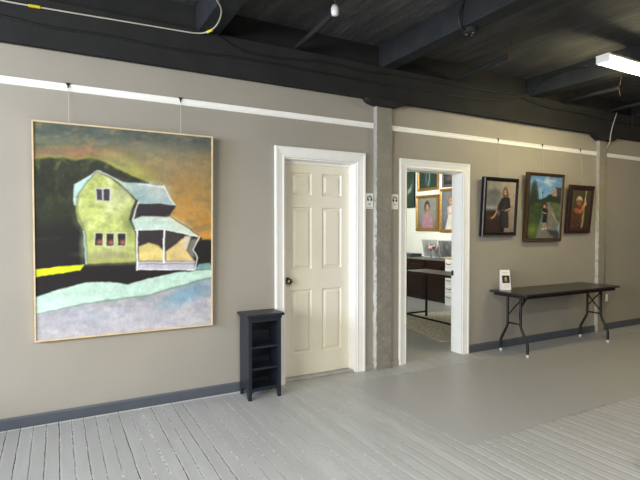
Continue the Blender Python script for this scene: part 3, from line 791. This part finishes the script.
c3.poly([(126,238),(140,228),(165,236),(170,256),(140,262)], (190, 104, 70), 4)
c3.line([(168,250),(184,224),(200,204)], (204, 134, 92), 17, 4); c3.blob(200, 200, 9, 11, (214, 150, 106), 0.4)
c3.line([(212,126),(200,200),(186,262),(176,346)], (206, 184, 126), 7, 2); c3.poly([(186,240),(196,240),(188,320),(176,346),(176,300)], (190, 168, 110), 3)
c3.line([(206,160),(200,210)], (230, 214, 160), 5, 2, 0.8)
c3.brush(0.2, 0.07, 0.07, 131)
small_picture('boy_portrait', 'dark brown framed painting of a boy in a white hat holding a staff', 5.612, 6.104, 1.318, 1.928, 0.10, 0.04, 0.036,
    [(0, 0.0), (0, -0.030), (0.008, -0.036), (0.040, -0.033), (0.058, -0.027), (0.066, -0.018), (0.066, 0.0)], M['walnut'], c3, 0.064, 5.916)

# ------------------------------------------------------------------ narrow bookcase
bc = thing('bookcase', 'narrow blue-black bookcase with three empty shelves beside the cream door', 'bookcase', (1.4625, -0.155, 0.0))
def side_panel(x0, x1):
    bm = B()
    poly = [(-0.092, 0.0), (-0.070, 0.0), (-0.052, 0.050), (-0.02, 0.074), (0.04, 0.074), (0.070, 0.050), (0.088, 0.0), (0.108, 0.0), (0.108, 0.645), (-0.092, 0.645)]
    prism_yz(bm, poly, x0, x1); return bm
obj('side_panel', side_panel(-0.138, -0.118), M['shelf'], bc)
obj('side_panel', side_panel(0.118, 0.138), M['shelf'], bc)
def stile(x0, x1, inner):
    bm = B()
    prism_xz(bm, [(x0, 0.0), (x1, 0.0), (x1, 0.645), (x0, 0.645)], -0.106, -0.0925); return bm
obj('front_stile', stile(-0.140, -0.113, 1), M['shelf'], bc); obj('front_stile', stile(0.113, 0.140, -1), M['shelf'], bc)
bm = B(); box(bm, -0.1175, 0.1175, 0.098, 0.107, 0.076, 0.644); obj('back_panel', bm, M['shelf'], bc)
for z in (0.092, 0.252, 0.426):
    bm = B(); box(bm, -0.1172, 0.1172, -0.091, 0.0975, z - 0.016, z, 0.002); obj('shelf', bm, M['shelf'], bc)
bm = B(); prism_xz(bm, [(-0.112, 0.052), (-0.100, 0.064), (-0.08, 0.070), (0.08, 0.070), (0.100, 0.064), (0.112, 0.052), (0.112, 0.0755), (-0.112, 0.0755)], -0.104, -0.0925); obj('apron', bm, M['shelf'], bc)
bm = B(); box(bm, -0.112, 0.112, -0.104, -0.0925, 0.625, 0.645); obj('top_rail', bm, M['shelf'], bc)
bm = B(); box(bm, -0.146, 0.146, -0.112, 0.109, 0.6455, 0.667, 0.002)
for i in range(13):
    x = -0.138 + i * 0.0215; box(bm, x, x + 0.012, -0.118, -0.1125, 0.648, 0.667, 0.001)
obj('dentil_moulding', bm, M['shelf'], bc)
bm = B(); box(bm, -0.163, 0.163, -0.128, 0.110, 0.6675, 0.689, 0.005, 3); obj('top_board', bm, M['shelf'], bc)

# ------------------------------------------------------------------ folding table
ft = thing('folding_table', 'long black folding table with bent steel legs against the grey wall under three framed paintings', 'table', (5.112, -0.268, 0.0))
TL, TD, TZ = 1.68, 0.50, 0.685
bm = B(); box(bm, -TL/2, TL/2, -TD/2, TD/2, TZ - 0.018, TZ)
bmesh.ops.bevel(bm, geom=[e for e in bm.edges if abs(e.verts[0].co.z - e.verts[1].co.z) > 0.01], offset=0.016, segments=4, affect='EDGES', profile=0.5)
obj('tabletop', bm, M['table_top'], ft)
bm = B()
a, b_ = TL/2 - 0.045, TD/2 - 0.035
box(bm, -a, a, -b_, -b_ + 0.018, TZ - 0.054, TZ - 0.0185); box(bm, -a, a, b_ - 0.018, b_, TZ - 0.054, TZ - 0.0185)
box(bm, -a, -a + 0.018, -b_ + 0.0185, b_ - 0.0185, TZ - 0.054, TZ - 0.0185); box(bm, a - 0.018, a, -b_ + 0.0185, b_ - 0.0185, TZ - 0.054, TZ - 0.0185)
obj('apron', bm, M['table_metal'], ft)
for sx in (-1, 1):
    lx = sx * 0.725
    for sy in (-1, 1):
        vy, fy = sy * 0.085, sy * 0.175
        bm = B(); tube(bm, [(lx, vy, TZ - 0.019), (lx, vy, 0.335), (lx, vy + sy * 0.004, 0.295), (lx, fy - sy * 0.006, 0.150), (lx, fy, 0.115), (lx, fy, 0.022)], 0.0140, 12, True, 1)
        leg = obj('leg', bm, M['table_metal'], ft, smooth=True)
        bm = B(); lathe(bm, [(0.0150, 0.0), (0.0165, 0.004), (0.0165, 0.026), (0.0150, 0.030)], (lx, fy, 0.0), 'Z', 14)
        fc = obj('foot_cap', bm, M['foot_cap'], leg, smooth=True); fc['label'] = 'white rubber foot cap'
    bm = B(); tube(bm, [(lx, -0.073, 0.335), (lx, 0.073, 0.335)], 0.009, 10); obj('crossbar', bm, M['table_metal'], ft, smooth=True)
    bm = B(); tube(bm, [(lx, -0.074, TZ - 0.10), (lx, -0.02, TZ - 0.15), (lx, 0.03, TZ - 0.21), (lx, 0.074, TZ - 0.26)], 0.008, 8, True, 1); obj('diagonal_brace', bm, M['table_metal'], ft, smooth=True)
    bm = B(); tube(bm, [(lx - sx * 0.27, 0.0, TZ - 0.03), (lx - sx * 0.20, 0.0, TZ - 0.045), (lx - sx * 0.05, -0.03, TZ - 0.22), (lx - sx * 0.002, -0.07, TZ - 0.30)], 0.008, 8, True, 1); obj('folding_brace', bm, M['table_metal'], ft, smooth=True)
    bm = B(); prism_xz(bm, [(lx - sx * 0.012, TZ - 0.02), (lx - sx * 0.13, TZ - 0.02), (lx - sx * 0.10, TZ - 0.06), (lx - sx * 0.012, TZ - 0.14)], -0.105, -0.098); obj('bracket_plate', bm, M['table_metal'], ft)

# brochure holder on it
hs = thing('brochure_holder', 'small white leaflet holder with a dark photo on the left end of the table', 'leaflet holder', (4.425, -0.115, TZ + 0.0005), (0, 0, math.radians(-24)))
rk = -0.10                                         # lean of the face
bm = B(); prism_yz(bm, [(-0.030, 0.0), (-0.026, 0.0), (0.020, 0.222), (0.026, 0.222), (0.028, 0.004), (0.028, 0.0)], -0.056, 0.056); obj('card_stand', bm, M['sign'], hs)
cb = Canvas([(0, 0), (100, 0), (100, 200), (0, 200)], 60, 110, 0.5, 0.1, 9)
cb.fill((232, 230, 222)); cb.line([(20, 24), (76, 24)], (150, 146, 138), 5, 2, 0.7); cb.line([(28, 40), (70, 40)], (176, 172, 164), 4, 2, 0.6)
cb.poly([(12, 54), (94, 54), (94, 132), (12, 132)], (34, 29, 24), 2); cb.blob(52, 96, 16, 24, (176, 150, 96), 0.5, 0.9); cb.blob(52, 80, 8, 9, (206, 186, 140), 0.4); cb.blob(78, 120, 10, 8, (120, 100, 70), 0.5, 0.8)
for yy in (146, 156, 166, 176): cb.line([(22, yy), (84, yy)], (170, 166, 158), 3, 1.5, 0.6)
sl = (0.046) / 0.222
cb.build('brochure', M['print'], hs, -0.052, 0.052, 0.004, 0.218, -0.0285, place=lambda co: np.stack([co[:, 0], co[:, 1] + sl * co[:, 2], co[:, 2]], 1))

# ------------------------------------------------------------------ washroom signs
def small_sign(label, x, z, extra):
    r = thing('washroom_sign', label, 'sign', (x, -0.001, z))
    bm = B(); box(bm, -0.044, 0.044, -0.008, 0.0, 0.0, 0.150, 0.003); obj('sign_plate', bm, M['sign'], r)
    bm = B()
    arc = [(0.026 * math.cos(PI * i / 12), 0.100 + 0.024 * math.sin(PI * i / 12)) for i in range(13)]
    tube(bm, [(px, -0.009, pz) for px, pz in arc], 0.0035, 6)
    for sx in (-1, 1):
        prism_xz(bm, [(sx * 0.008, 0.080), (sx * 0.016, 0.074), (sx * 0.026, 0.078), (sx * 0.029, 0.090), (sx * 0.024, 0.102), (sx * 0.012, 0.098)], -0.0105, -0.0085)
    lathe(bm, [(0.007, 0.0), (0.007, 0.002)], (0, -0.0085, 0.111), 'Y', 12)
    obj('pictogram', bm, M['ink'], r)
    bm = B(); box(bm, -0.016, 0.014, -0.009, -0.0083, 0.044, 0.051)
    if extra: box(bm, -0.012, 0.010, -0.009, -0.0083, 0.034, 0.041); box(bm, -0.036, 0.034, -0.009, -0.0083, 0.012, 0.016)
    obj('caption', bm, M['grey_ink'], r)
small_sign('small white sign with a black pictogram between the cream door and the plastered post', 2.648, 1.565, True)
small_sign('small white sign with a black pictogram between the plastered post and the open doorway', 2.952, 1.565, False)

# ------------------------------------------------------------------ ceiling fittings
lf = thing('ceiling_light', 'lit white fluorescent batten light under the dark ceiling at upper right', 'light', (4.255, -1.285, 2.838))
bm = B(); box(bm, 0.0, 1.26, -0.062, 0.062, 0.058, 0.0785, 0.004); obj('fixture_body', bm, M['fixture'], lf)
for sy in (-1, 1):
    bm = B(); tube(bm, [(0.022, sy * 0.034, 0.026), (1.235, sy * 0.034, 0.026)], 0.024, 14); obj('tube', bm, M['tube'], lf, smooth=True)
for x in (0.0, 1.24):
    bm = B(); box(bm, x, x + 0.018, -0.060, 0.060, 0.004, 0.0575, 0.006); obj('end_cap', bm, M['fixture'], lf)
bm = B(); tube(bm, [(0.05, -0.05, 0.06), (0.06, -0.075, 0.0), (0.11, -0.08, -0.045), (0.16, -0.07, -0.01), (0.17, -0.05, 0.06)], 0.0035, 6, True, 2); obj('loose_wire', bm, M['wire'], lf, smooth=True)

pipes = [(1.838, -0.727, 2.987, 'sign', 'dark ceiling pipe with a white socket at its end, between the first two joists'),
         (3.710, -0.726, 2.983, 'rust', 'dark ceiling pipe with a bare wire at its end, right of the round ceiling box'),
         (5.487, -0.722, 2.936, 'rust', 'dark ceiling pipe with a rusty lamp socket below the lit fluorescent light')]
for i, (x, y, z, em, lb) in enumerate(pipes):
    r = thing('ceiling_pipe', lb, 'pipe', (x, -0.06, 2.94), group='conduit stubs under the ceiling')
    bm = B(); tube(bm, [(0, -0.012, 0), (0, y + 0.06, z - 2.94)], 0.021, 10); obj('pipe', bm, M['joist'], r, smooth=True)
    bm = B()
    if em == 'sign':
        lathe(bm, [(0.024, -0.035), (0.03, -0.01), (0.03, 0.02), (0.02, 0.04)], (0, y + 0.06, z - 2.94 + 0.01), 'Z', 12); obj('socket', bm, M['sign'], r, smooth=True)
        bm = B(); tube(bm, [(0, y + 0.06, z - 2.90), (0.004, y + 0.05, ZC - 2.945)], 0.007, 8); obj('drop_rod', bm, M['rust'], r)
    else:
        dz = -0.03 if i == 2 else 0.0
        tube(bm, [(0, y + 0.06, z - 2.94), (0.01, y + 0.03, z - 2.93 + 0.05), (0.02, y + 0.05, ZC - 2.942)], 0.004, 6, True, 1); obj('drop_rod', bm, M['rust'], r)
        bm = B(); tube(bm, [(0, y + 0.055, z - 2.94), (0.012, y + 0.04, z - 2.99 + dz), (-0.012, y + 0.03, z - 3.0 + dz)], 0.004, 6, True, 1); obj('loose_wire', bm, M['rust'], r)
bm = B(); tube(bm, [(0, 0, 0), (0.0, -0.40, 0.016)], 0.018, 10); o = obj('ceiling_pipe', bm, M['joist'], None, smooth=True); o.location = (6.449, -0.072, 2.936)
tag(o, 'short ceiling pipe above the post at the far right end of the beam', 'pipe', 'conduit stubs under the ceiling')

# round box on the second joist
jb = thing('junction_box', 'round dark junction box with a cable loop under the second ceiling joist', 'junction box', (2.825, -1.115, 2.917))
bm = B(); lathe(bm, [(0.055, 0.0), (0.055, -0.03), (0.048, -0.036), (0.02, -0.038)], (0, 0, 0), 'Z', 20); obj('box_body', bm, M['black_wood'], jb)
for a in (0.4, 2.5, 4.6):
    bm = B(); lathe(bm, [(0.009, -0.0375), (0.009, -0.043)], (0.03 * math.cos(a), 0.03 * math.sin(a), 0), 'Z', 8); obj('screw', bm, M['silver'], jb)
bm = B(); tube(bm, [(-0.05, 0, -0.015), (-0.10, 0.0, -0.02), (-0.13, 0.0, 0.06), (-0.10, -0.01, 0.15), (-0.085, -0.02, 0.19)], 0.007, 6, True, 2); obj('cable_loop', bm, M['black_cable'], jb, smooth=True)

# cables
def cable(name, label, pts, r, mat, smooth=2):
    p0 = Vector(pts[0]); bm = B(); tube(bm, [Vector(p) - p0 for p in pts], r, 6, True, smooth)
    o = obj(name, bm, mat, None, smooth=True); o.location = p0
    return tag(o, label, 'cable')
wc = cable('electrical_cable', 'white cable with yellow bands along the top of the beam at upper left',
    [(-1.2, -0.080, 2.858), (-0.306, -0.080, 2.856), (-0.116, -0.080, 2.859), (0.159, -0.080, 2.866), (0.444, -0.080, 2.875), (0.80, -0.080, 2.884), (0.985, -0.083, 2.888), (1.05, -0.11, 2.905), (1.078, -0.20, 2.909), (1.074, -0.34, 2.909), (1.04, -0.52, 2.909), (0.974, -0.635, 2.909), (0.90, -0.74, 2.909)], 0.0058, M['white_cable'])
for p, q in (((-0.15, -0.080, 2.8585), (-0.08, -0.080, 2.8605)), ((1.045, -0.108, 2.9035), (1.072, -0.16, 2.908))):
    bm = B(); tube(bm, [p, q], 0.010, 8); t_ = obj('tape_band', bm, M['yellow'], wc, world=True); t_['label'] = 'yellow tape band'
cable('electrical_cable', 'long black cable drooping along the middle of the beam face',
    [(-1.2, -0.078, 2.79), (-0.307, -0.078, 2.766), (-0.077, -0.078, 2.735), (0.304, -0.078, 2.755), (0.63, -0.078, 2.737), (0.842, -0.078, 2.738), (1.451, -0.078, 2.764), (1.864, -0.078, 2.756), (2.322, -0.078, 2.756), (2.736, -0.078, 2.748), (3.201, -0.078, 2.772), (3.687, -0.078, 2.758), (4.363, -0.078, 2.797), (4.60, -0.10, 2.86), (4.845, -0.125, 2.94), (4.855, -0.16, 3.02), (4.85, -0.40, 3.09), (4.85, -0.766, 3.062)], 0.0075, M['black_cable'])
cable('electrical_cable', 'black cable running near the top edge of the beam from the first joist',
    [(1.12, -0.10, 2.90), (1.16, -0.080, 2.895), (1.288, -0.079, 2.825), (1.548, -0.079, 2.805), (2.164, -0.079, 2.865), (2.485, -0.079, 2.836), (2.877, -0.079, 2.859), (3.201, -0.079, 2.868), (3.602, -0.079, 2.876), (4.189, -0.079, 2.873), (4.59, -0.079, 2.905), (5.133, -0.079, 2.812), (5.688, -0.079, 2.829), (6.32, -0.079, 2.798), (8.0, -0.079, 2.83)], 0.0065, M['black_cable'])
cable('electrical_cable', 'pale cord dropping over the beam at the far post to a conduit',
    [(6.56, -0.100, 2.915), (6.47, -0.105, 2.76), (6.40, -0.115, 2.62), (6.39, -0.115, 2.53), (6.43, -0.062, 2.47), (6.468, -0.016, 2.42)], 0.007, M['white_cable'], 1)
eb = thing('outlet_box', 'small pale outlet box with conduit low on the wall right of the far post', 'outlet box', (6.475, -0.001, 0.395))
bm = B(); box(bm, -0.026, 0.026, -0.042, 0.0, 0.0, 0.10, 0.004); obj('box_body', bm, M['plaster'], eb)
bm = B(); box(bm, -0.026, 0.026, -0.0485, -0.0425, 0.0, 0.10, 0.002); obj('cover_plate', bm, M['sign'], eb)
bm = B(); tube(bm, [(-0.006, -0.014, 0.1005), (-0.006, -0.014, 2.02)], 0.011, 8); cd = obj('conduit', bm, M['wall'], eb, smooth=True)
bm = B(); tube(bm, [(0, 0, 0), (-0.002, 0.002, -0.375)], 0.007, 8); o = obj('hanging_rod', bm, M['joist']); o.location = (6.93, -0.10, 3.129)
tag(o, 'thin dark rod hanging from the ceiling in front of the beam at far right', 'rod')

# white block at the right edge of the view
pl = thing('white_post', 'short white post standing on the floor at the bottom right edge', 'post', (2.840, -2.42, 0.0))
bm = B(); box(bm, -0.012, 0.006, -0.006, 0.010, 0.008, 0.23, 0.002); obj('post_shaft', bm, M['trim'], pl)
bm = B(); box(bm, -0.013, 0.010, -0.012, 0.012, 0.0, 0.0075); obj('post_foot', bm, M['sign'], pl)

# ------------------------------------------------------------------ the room behind the doorway
SX, SY = 6.76, 5.2
bm = B(); box(bm, SX, SX + 0.1, WT, SY, 0.0, 3.0); struct('wall_right', bm, M['side_wall'])
bm = B(); box(bm, 2.3, SX + 0.1, SY, SY + 0.1, 0.0, 3.0); struct('wall_back', bm, M['side_wall'])
bm = B(); box(bm, 2.7, 2.8, WT + 0.001, SY - 0.001, 0.0, 3.0); struct('wall_inner', bm, M['side_wall'])
bm = B(); box(bm, -1.75, -1.60, -5.0, -0.032, 0.0005, 0.56, 0.004); struct('added_sill_wall', bm, M['wall'])  # low wall added out of view to shade the lower left wall and floor
bm = B(); box(bm, 2.3, SX + 0.1, WT + 0.001, SY + 0.1, 3.0, 3.06); struct('ceiling_2', bm, M['side_wall'])

def side_picture(name, label, y0, y1, z0, z1, prof, fmat, canvas, inset, x=SX - 0.002, lean=0.0, depth=0.03, nofb=False):
    # local -y is turned to face -x
    r = thing(name, label, 'painting', (x, (y0 + y1) / 2, z0), (lean, 0, -PI / 2))
    w, h = y1 - y0, z1 - z0
    obj('frame', frame_bm(w, h, prof), fmat, r)
    canvas.build('canvas', M['oil'], r, -w/2 + inset, w/2 - inset, inset, h - inset, -depth + 0.01, 0.72)
    bm = B(); box(bm, -w/2 + inset, w/2 - inset, -depth + 0.013, -0.002, inset, h - inset); obj('backing', bm, M['box_grey'], r)
    return r
def gp(d): return [(0, 0.0), (0, -d * 0.7), (0.012, -d), (0.035, -d * 0.9), (0.050, -d * 0.65), (0.056, -d * 0.5), (0.056, 0.0)]
thin = [(0, 0.0), (0, -0.03), (0.010, -0.03), (0.012, -0.022), (0.012, 0.0)]

# all canvases here are drawn in a 100-wide frame; left of the canvas is the larger y
cg = Canvas([(0,0),(100,0),(100,116),(0,116)], 50, 60, 2, 0.06, 21); cg.grad(0, (44, 74, 58), 116, (38, 62, 50)); cg.mottled((70, 96, 76), 0.04, 0.05, 0.5, 0.75, 3, 0.6)
cg.blob(74, 62, 12, 7, (206, 204, 190), 0.6, 0.9, -0.6); cg.line([(60,76),(78,56),(84,44)], (196, 196, 182), 5, 3, 0.8); cg.brush(0.15, 0.08, 0.08, 5)
side_picture('green_painting', 'dark green painting with a pale mark, leftmost on the cream wall behind the doorway', 4.23, 4.90, 1.83, 2.61, thin, M['black_frame'], cg, 0.011)
ct = Canvas([(0,0),(100,0),(100,76),(0,76)], 50, 40, 2, 0.06, 22); ct.grad(0, (34, 58, 50), 76, (40, 64, 56)); ct.blob(50, 34, 13, 34, (128, 158, 150), 0.5, 0.7); ct.blob(50, 34, 8, 28, (40, 62, 56), 0.5, 0.9); ct.line([(58,4),(60,40),(52,66)], (190, 206, 196), 4, 2, 0.8); ct.line([(40,8),(42,50)], (110, 140, 130), 3, 2, 0.7); ct.brush(0.15, 0.08, 0.08, 6)
side_picture('abstract_painting', 'gold framed dark green painting with pale strokes, hung above the portrait in pink', 3.50, 4.14, 2.165, 2.66, gp(0.035), M['gold'], ct, 0.052)
cp = Canvas([(0,0),(100,0),(100,108),(0,108)], 60, 66, 1.5, 0.06, 23); cp.grad(0, (150, 150, 138), 108, (128, 122, 110)); cp.blob(50, 40, 34, 40, (160, 160, 150), 0.8, 0.7)
cp.blob(51, 30, 14, 19, (44, 32, 30), 0.3); cp.blob(52, 34, 9.5, 13, (196, 152, 126), 0.3); cp.line([(47,32),(49,32)], (50, 34, 30), 2, 1); cp.line([(55,32),(57,32)], (50, 34, 30), 2, 1); cp.line([(50,40),(54,40)], (150, 70, 70), 1.6, 1); cp.blob(52, 52, 6, 9, (190, 146, 122), 0.3)
cp.poly([(24,108),(22,82),(28,64),(44,57),(52,66),(62,57),(76,64),(82,82),(82,108)], (182, 136, 148), 2); cp.mottled((214, 166, 172), 0.08, 0.06, 0.5, 0.75, 8, 0.6, cp.mask([(24,108),(22,82),(28,64),(44,57),(62,57),(76,64),(82,82),(82,108)], 2)); cp.brush(0.1, 0.08, 0.08, 7)
side_picture('pink_portrait', 'gold framed portrait of a dark-haired woman in a pink top', 3.49, 4.18, 1.33, 2.07, gp(0.045), M['gold'], cp, 0.060, depth=0.036)
cw = Canvas([(0,0),(100,0),(100,128),(0,128)], 60, 76, 1.5, 0.06, 24); cw.grad(0, (120, 124, 128), 128, (98, 100, 106)); cw.blob(30, 60, 30, 50, (134, 138, 142), 0.8, 0.7)
cw.X = cw.X + 18
cw.blob(62, 32, 13, 20, (150, 112, 70), 0.3); cw.blob(60, 33, 9, 12, (214, 170, 142), 0.3); cw.line([(56,32),(58,32)], (70, 48, 40), 2, 1); cw.line([(63,32),(65,32)], (70, 48, 40), 2, 1)
cw.poly([(46,56),(58,48),(72,50),(80,64),(78,84),(96,128),(34,128),(48,86)], (232, 224, 206), 2); cw.line([(48,60),(50,76),(62,74)], (216, 174, 148), 7, 2); cw.blob(50, 58, 6, 6, (222, 196, 190), 0.4); cw.mottled((206, 198, 180), 0.08, 0.05, 0.5, 0.75, 9, 0.6, cw.mask([(46,56),(72,50),(78,84),(96,128),(34,128),(48,86)], 2)); cw.brush(0.1, 0.08, 0.08, 8)
side_picture('girl_portrait', 'gold framed portrait of a fair-haired girl in a white dress beside the portrait in pink', 2.76, 3.455, 1.305, 2.165, gp(0.04), M['gold'], cw, 0.054)
cf = Canvas([(0,0),(100,0),(100,90),(0,90)], 50, 46, 2, 0.06, 25); cf.grad(0, (70, 62, 60), 90, (44, 40, 42)); cf.blob(48, 42, 18, 14, (206, 74, 58), 0.5, 0.95); cf.blob(60, 54, 14, 10, (220, 120, 90), 0.5, 0.9); cf.blob(30, 66, 16, 10, (120, 110, 104), 0.6, 0.8); cf.brush(0.2, 0.08, 0.08, 9)
side_picture('flower_painting', 'dark painting of red flowers above the portrait of the girl in white', 2.80, 3.40, 2.195, 2.72, gp(0.03), M['box_grey'], cf, 0.050)

# dark wooden sideboard
sb = thing('sideboard', 'long dark mahogany sideboard with a grey top along the cream wall', 'sideboard', (6.475, 3.80, 0.0))
bm = B(); box(bm, -0.255, 0.275, -1.12, 1.12, 0.09, 0.775, 0.006); obj('cabinet_body', bm, M['mahogany'], sb)
bm = B(); box(bm, -0.235, 0.275, -1.10, 1.10, 0.0, 0.0895); obj('plinth', bm, M['mahogany'], sb)
bm = B(); box(bm, -0.285, 0.280, -1.13, 1.13, 0.7755, 0.805, 0.006); obj('top_board', bm, M['cab_top'], sb)
for k in range(4):
    y = -1.08 + k * 0.545
    bm = B(); box(bm, -0.277, -0.2555, y, y + 0.525, 0.12, 0.755, 0.004); dr = obj('door', bm, M['mahogany'], sb)
    bm = B(); box(bm, -0.284, -0.2775, y + 0.07, y + 0.455, 0.19, 0.685, 0.005); obj('raised_panel', bm, M['mahogany'], dr)
    bm = B(); lathe(bm, [(0.006, 0.0), (0.006, -0.012), (0.013, -0.02), (0.010, -0.03)], (-0.277, y + (0.49 if k % 2 == 0 else 0.035), 0.46), 'X', 12); obj('knob', bm, M['brass'], dr)
# white chest beside it
wcab = thing('white_chest', 'small white chest of drawers right of the mahogany sideboard, partly hidden by the jamb', 'chest of drawers', (6.42, 2.40, 0.0))
bm = B(); box(bm, -0.29, 0.30, -0.255, 0.255, 0.0, 0.835, 0.006); obj('chest_body', bm, M['trim'], wcab)
bm = B(); box(bm, -0.31, 0.30, -0.262, 0.262, 0.8355, 0.865, 0.006); obj('top_board', bm, M['pale_wood'], wcab)
for k in range(5):
    z = 0.09 + k * 0.148
    bm = B(); box(bm, -0.305, -0.2905, -0.235, 0.235, z, z + 0.132, 0.006); dr = obj('drawer', bm, M['trim'], wcab)
    bm = B(); tube(bm, [(-0.304, 0.10, z + 0.075), (-0.322, 0.10, z + 0.062), (-0.322, 0.20, z + 0.062), (-0.304, 0.20, z + 0.075)], 0.005, 6, True, 1); obj('drawer_handle', bm, M['brass'], dr)

# things on the sideboard
c5 = Canvas([(0,0),(100,0),(100,92),(0,92)], 44, 40, 2, 0.06, 26); c5.grad(0, (196, 198, 192), 92, (166, 168, 164)); c5.blob(34, 50, 20, 26, (128, 128, 124), 0.6, 0.7); c5.blob(70, 40, 16, 20, (150, 152, 150), 0.6, 0.7); c5.brush(0.12, 0.09, 0.09, 10)
side_picture('leaning_print', 'pale framed print leaning on the sideboard behind the pink flowers', 3.29, 3.71, 0.8075, 1.17, [(0, 0.0), (0, -0.018), (0.016, -0.018), (0.016, -0.012), (0.016, 0.0)], M['glass_frame'], c5, 0.015, x=6.575, lean=math.radians(12), depth=0.020)
c6 = Canvas([(0,0),(100,0),(100,92),(0,92)], 44, 40, 2, 0.06, 27); c6.grad(0, (150, 152, 150), 92, (112, 114, 112)); c6.blob(50, 38, 22, 26, (74, 76, 76), 0.6, 0.8); c6.blob(56, 34, 9, 12, (176, 176, 172), 0.6, 0.8); c6.blob(44, 72, 24, 12, (90, 92, 90), 0.6, 0.8); c6.brush(0.12, 0.09, 0.09, 11)
side_picture('leaning_print', 'grey framed print leaning on the sideboard right of the pink flowers', 2.84, 3.24, 0.8075, 1.165, [(0, 0.0), (0, -0.018), (0.014, -0.018), (0.014, -0.012), (0.014, 0.0)], M['glass_frame'], c6, 0.013, x=6.575, lean=math.radians(12), depth=0.020)
fv = thing('flower_vase', 'slender glass vase with a bunch of pink flowers on the sideboard', 'vase of flowers', (6.38, 3.31, 0.8055))
bm = B(); lathe(bm, [(0.030, 0.0), (0.032, 0.006), (0.012, 0.02), (0.012, 0.10), (0.020, 0.14), (0.026, 0.16)], (0, 0, 0), 'Z', 14); obj('vase', bm, M['glass'], fv, smooth=True)
rnd = random.Random(4)
bm = B()
for k in range(6): tube(bm, [(0, 0, 0.14), (0.03 * math.cos(k), 0.03 * math.sin(k), 0.19), (0.05 * math.cos(k), 0.05 * math.sin(k), 0.22)], 0.003, 5)
obj('stems', bm, M['stem'], fv)
for k in range(9):
    bm = B(); c = (rnd.uniform(-0.05, 0.05), rnd.uniform(-0.075, 0.075), 0.215 + rnd.uniform(-0.035, 0.05))
    bmesh.ops.create_icosphere(bm, subdivisions=2, radius=0.030, matrix=Matrix.Translation(c))
    for v in bm.verts:
        d_ = (v.co - Vector(c)); v.co = Vector(c) + d_ * (1 + 0.22 * math.sin(9 * math.atan2(d_.y, d_.x)) * math.cos(6 * d_.z / 0.03)) * Vector((1, 1, 0.8)).length / 1.6
    obj('bloom', bm, M['pink'], fv)
bxo = thing('flat_box', 'flat dark grey box lying on the left end of the sideboard top', 'box', (6.42, 4.02, 0.8055))
bm = B(); box(bm, -0.15, 0.15, -0.22, 0.25, 0.0, 0.042, 0.004); obj('box_tray', bm, M['box_grey'], bxo)
bm = B(); box(bm, -0.154, 0.154, -0.224, 0.254, 0.0425, 0.062, 0.004); obj('lid', bm, M['box_grey'], bxo)

# desk with a steel frame
dk = thing('desk', 'narrow dark desk with a black steel frame standing on the rug behind the doorway', 'desk', (4.87, 1.40, 0.006))
bm = B(); box(bm, -0.23, 0.23, -0.58, 0.58, 0.70, 0.735, 0.004); obj('desktop', bm, M['table_top'], dk)
for sx in (-1, 1):
    for sy in (-1, 1):
        bm = B(); box(bm, sx * 0.205 - 0.014, sx * 0.205 + 0.014, sy * 0.545 - 0.014, sy * 0.545 + 0.014, 0.0, 0.6995, 0.002); obj('leg', bm, M['table_metal'], dk)
for sy in (-1, 1):
    bm = B(); box(bm, -0.1905, 0.1905, sy * 0.545 - 0.010, sy * 0.545 + 0.010, 0.06, 0.085, 0.002); obj('stretcher', bm, M['table_metal'], dk)
bm = B(); box(bm, -0.215, -0.195, -0.5305, 0.5305, 0.06, 0.085, 0.002); obj('stretcher', bm, M['table_metal'], dk)

bm = B(); box(bm, -0.875, 0.875, -0.94, 0.94, 0.0, 0.006, 0.002); rg = obj('rug', bm, M['rug']); rg.location = (5.11, 1.27, 0.0); rg.rotation_euler = (0, 0, math.radians(-12.3))
tag(rg, 'mottled grey and cream rug on the floor under the dark desk', 'rug')

# ------------------------------------------------------------------ light
def area(name, loc, target, sx, sy, power, colour, spread=PI):
    L = bpy.data.lights.new(name, 'AREA'); L.shape = 'RECTANGLE'; L.size = sx; L.size_y = sy; L.energy = power; L.color = colour
    L.spread = spread
    o = bpy.data.objects.new(name, L); col.objects.link(o); o.location = loc
    d = Vector(target) - Vector(loc)
    o.rotation_euler = d.to_track_quat('-Z', 'Y').to_euler()
    return o
area('window_light', (-4.3, -1.9, 2.0), (0, -1.4, 1.5), 2.0, 1.5, 290, (0.85, 0.95, 1.18))
area('window_light', (-4.3, -4.8, 1.9), (0.5, -1.5, 0.3), 2.4, 2.0, 330, (1.0, 0.98, 0.84))
area('tube_light', (0.8, -4.2, 2.80), (0.8, -4.2, 0.0), 1.2, 0.3, 150, (1.0, 0.98, 0.95))
area('far_lamp', (8.0, -3.0, 2.9), (6.8, -0.4, 1.2), 1.2, 0.6, 22, (1.0, 0.80, 0.50))
area('side_room_light', (3.7, 2.9, 2.5), (6.76, 3.4, 1.75), 1.2, 0.8, 50, (0.97, 1.0, 0.96), math.radians(110))

w = bpy.data.worlds.new('soft_daylight'); scene.world = w; w.use_nodes = True
nt = w.node_tree; bg = nt.nodes['Background']
bg.inputs['Color'].default_value = (0.86, 0.93, 1.0, 1); bg.inputs['Strength'].default_value = 0.03

# ------------------------------------------------------------------ camera
cam = bpy.data.cameras.new('camera'); co = bpy.data.objects.new('camera', cam); col.objects.link(co)
cam.sensor_width = 36.0; cam.lens = 36.0 * 481.0 / 640.0; cam.clip_start = 0.05; cam.clip_end = 100
co.location = (0.0, -3.852, 1.37)
co.rotation_euler = (math.radians(90 - 1.31), 0.0, math.radians(-28.694))
scene.camera = co
scene.view_settings.view_transform = 'Standard'
scene.view_settings.look = 'None'
scene.view_settings.exposure = 0.0
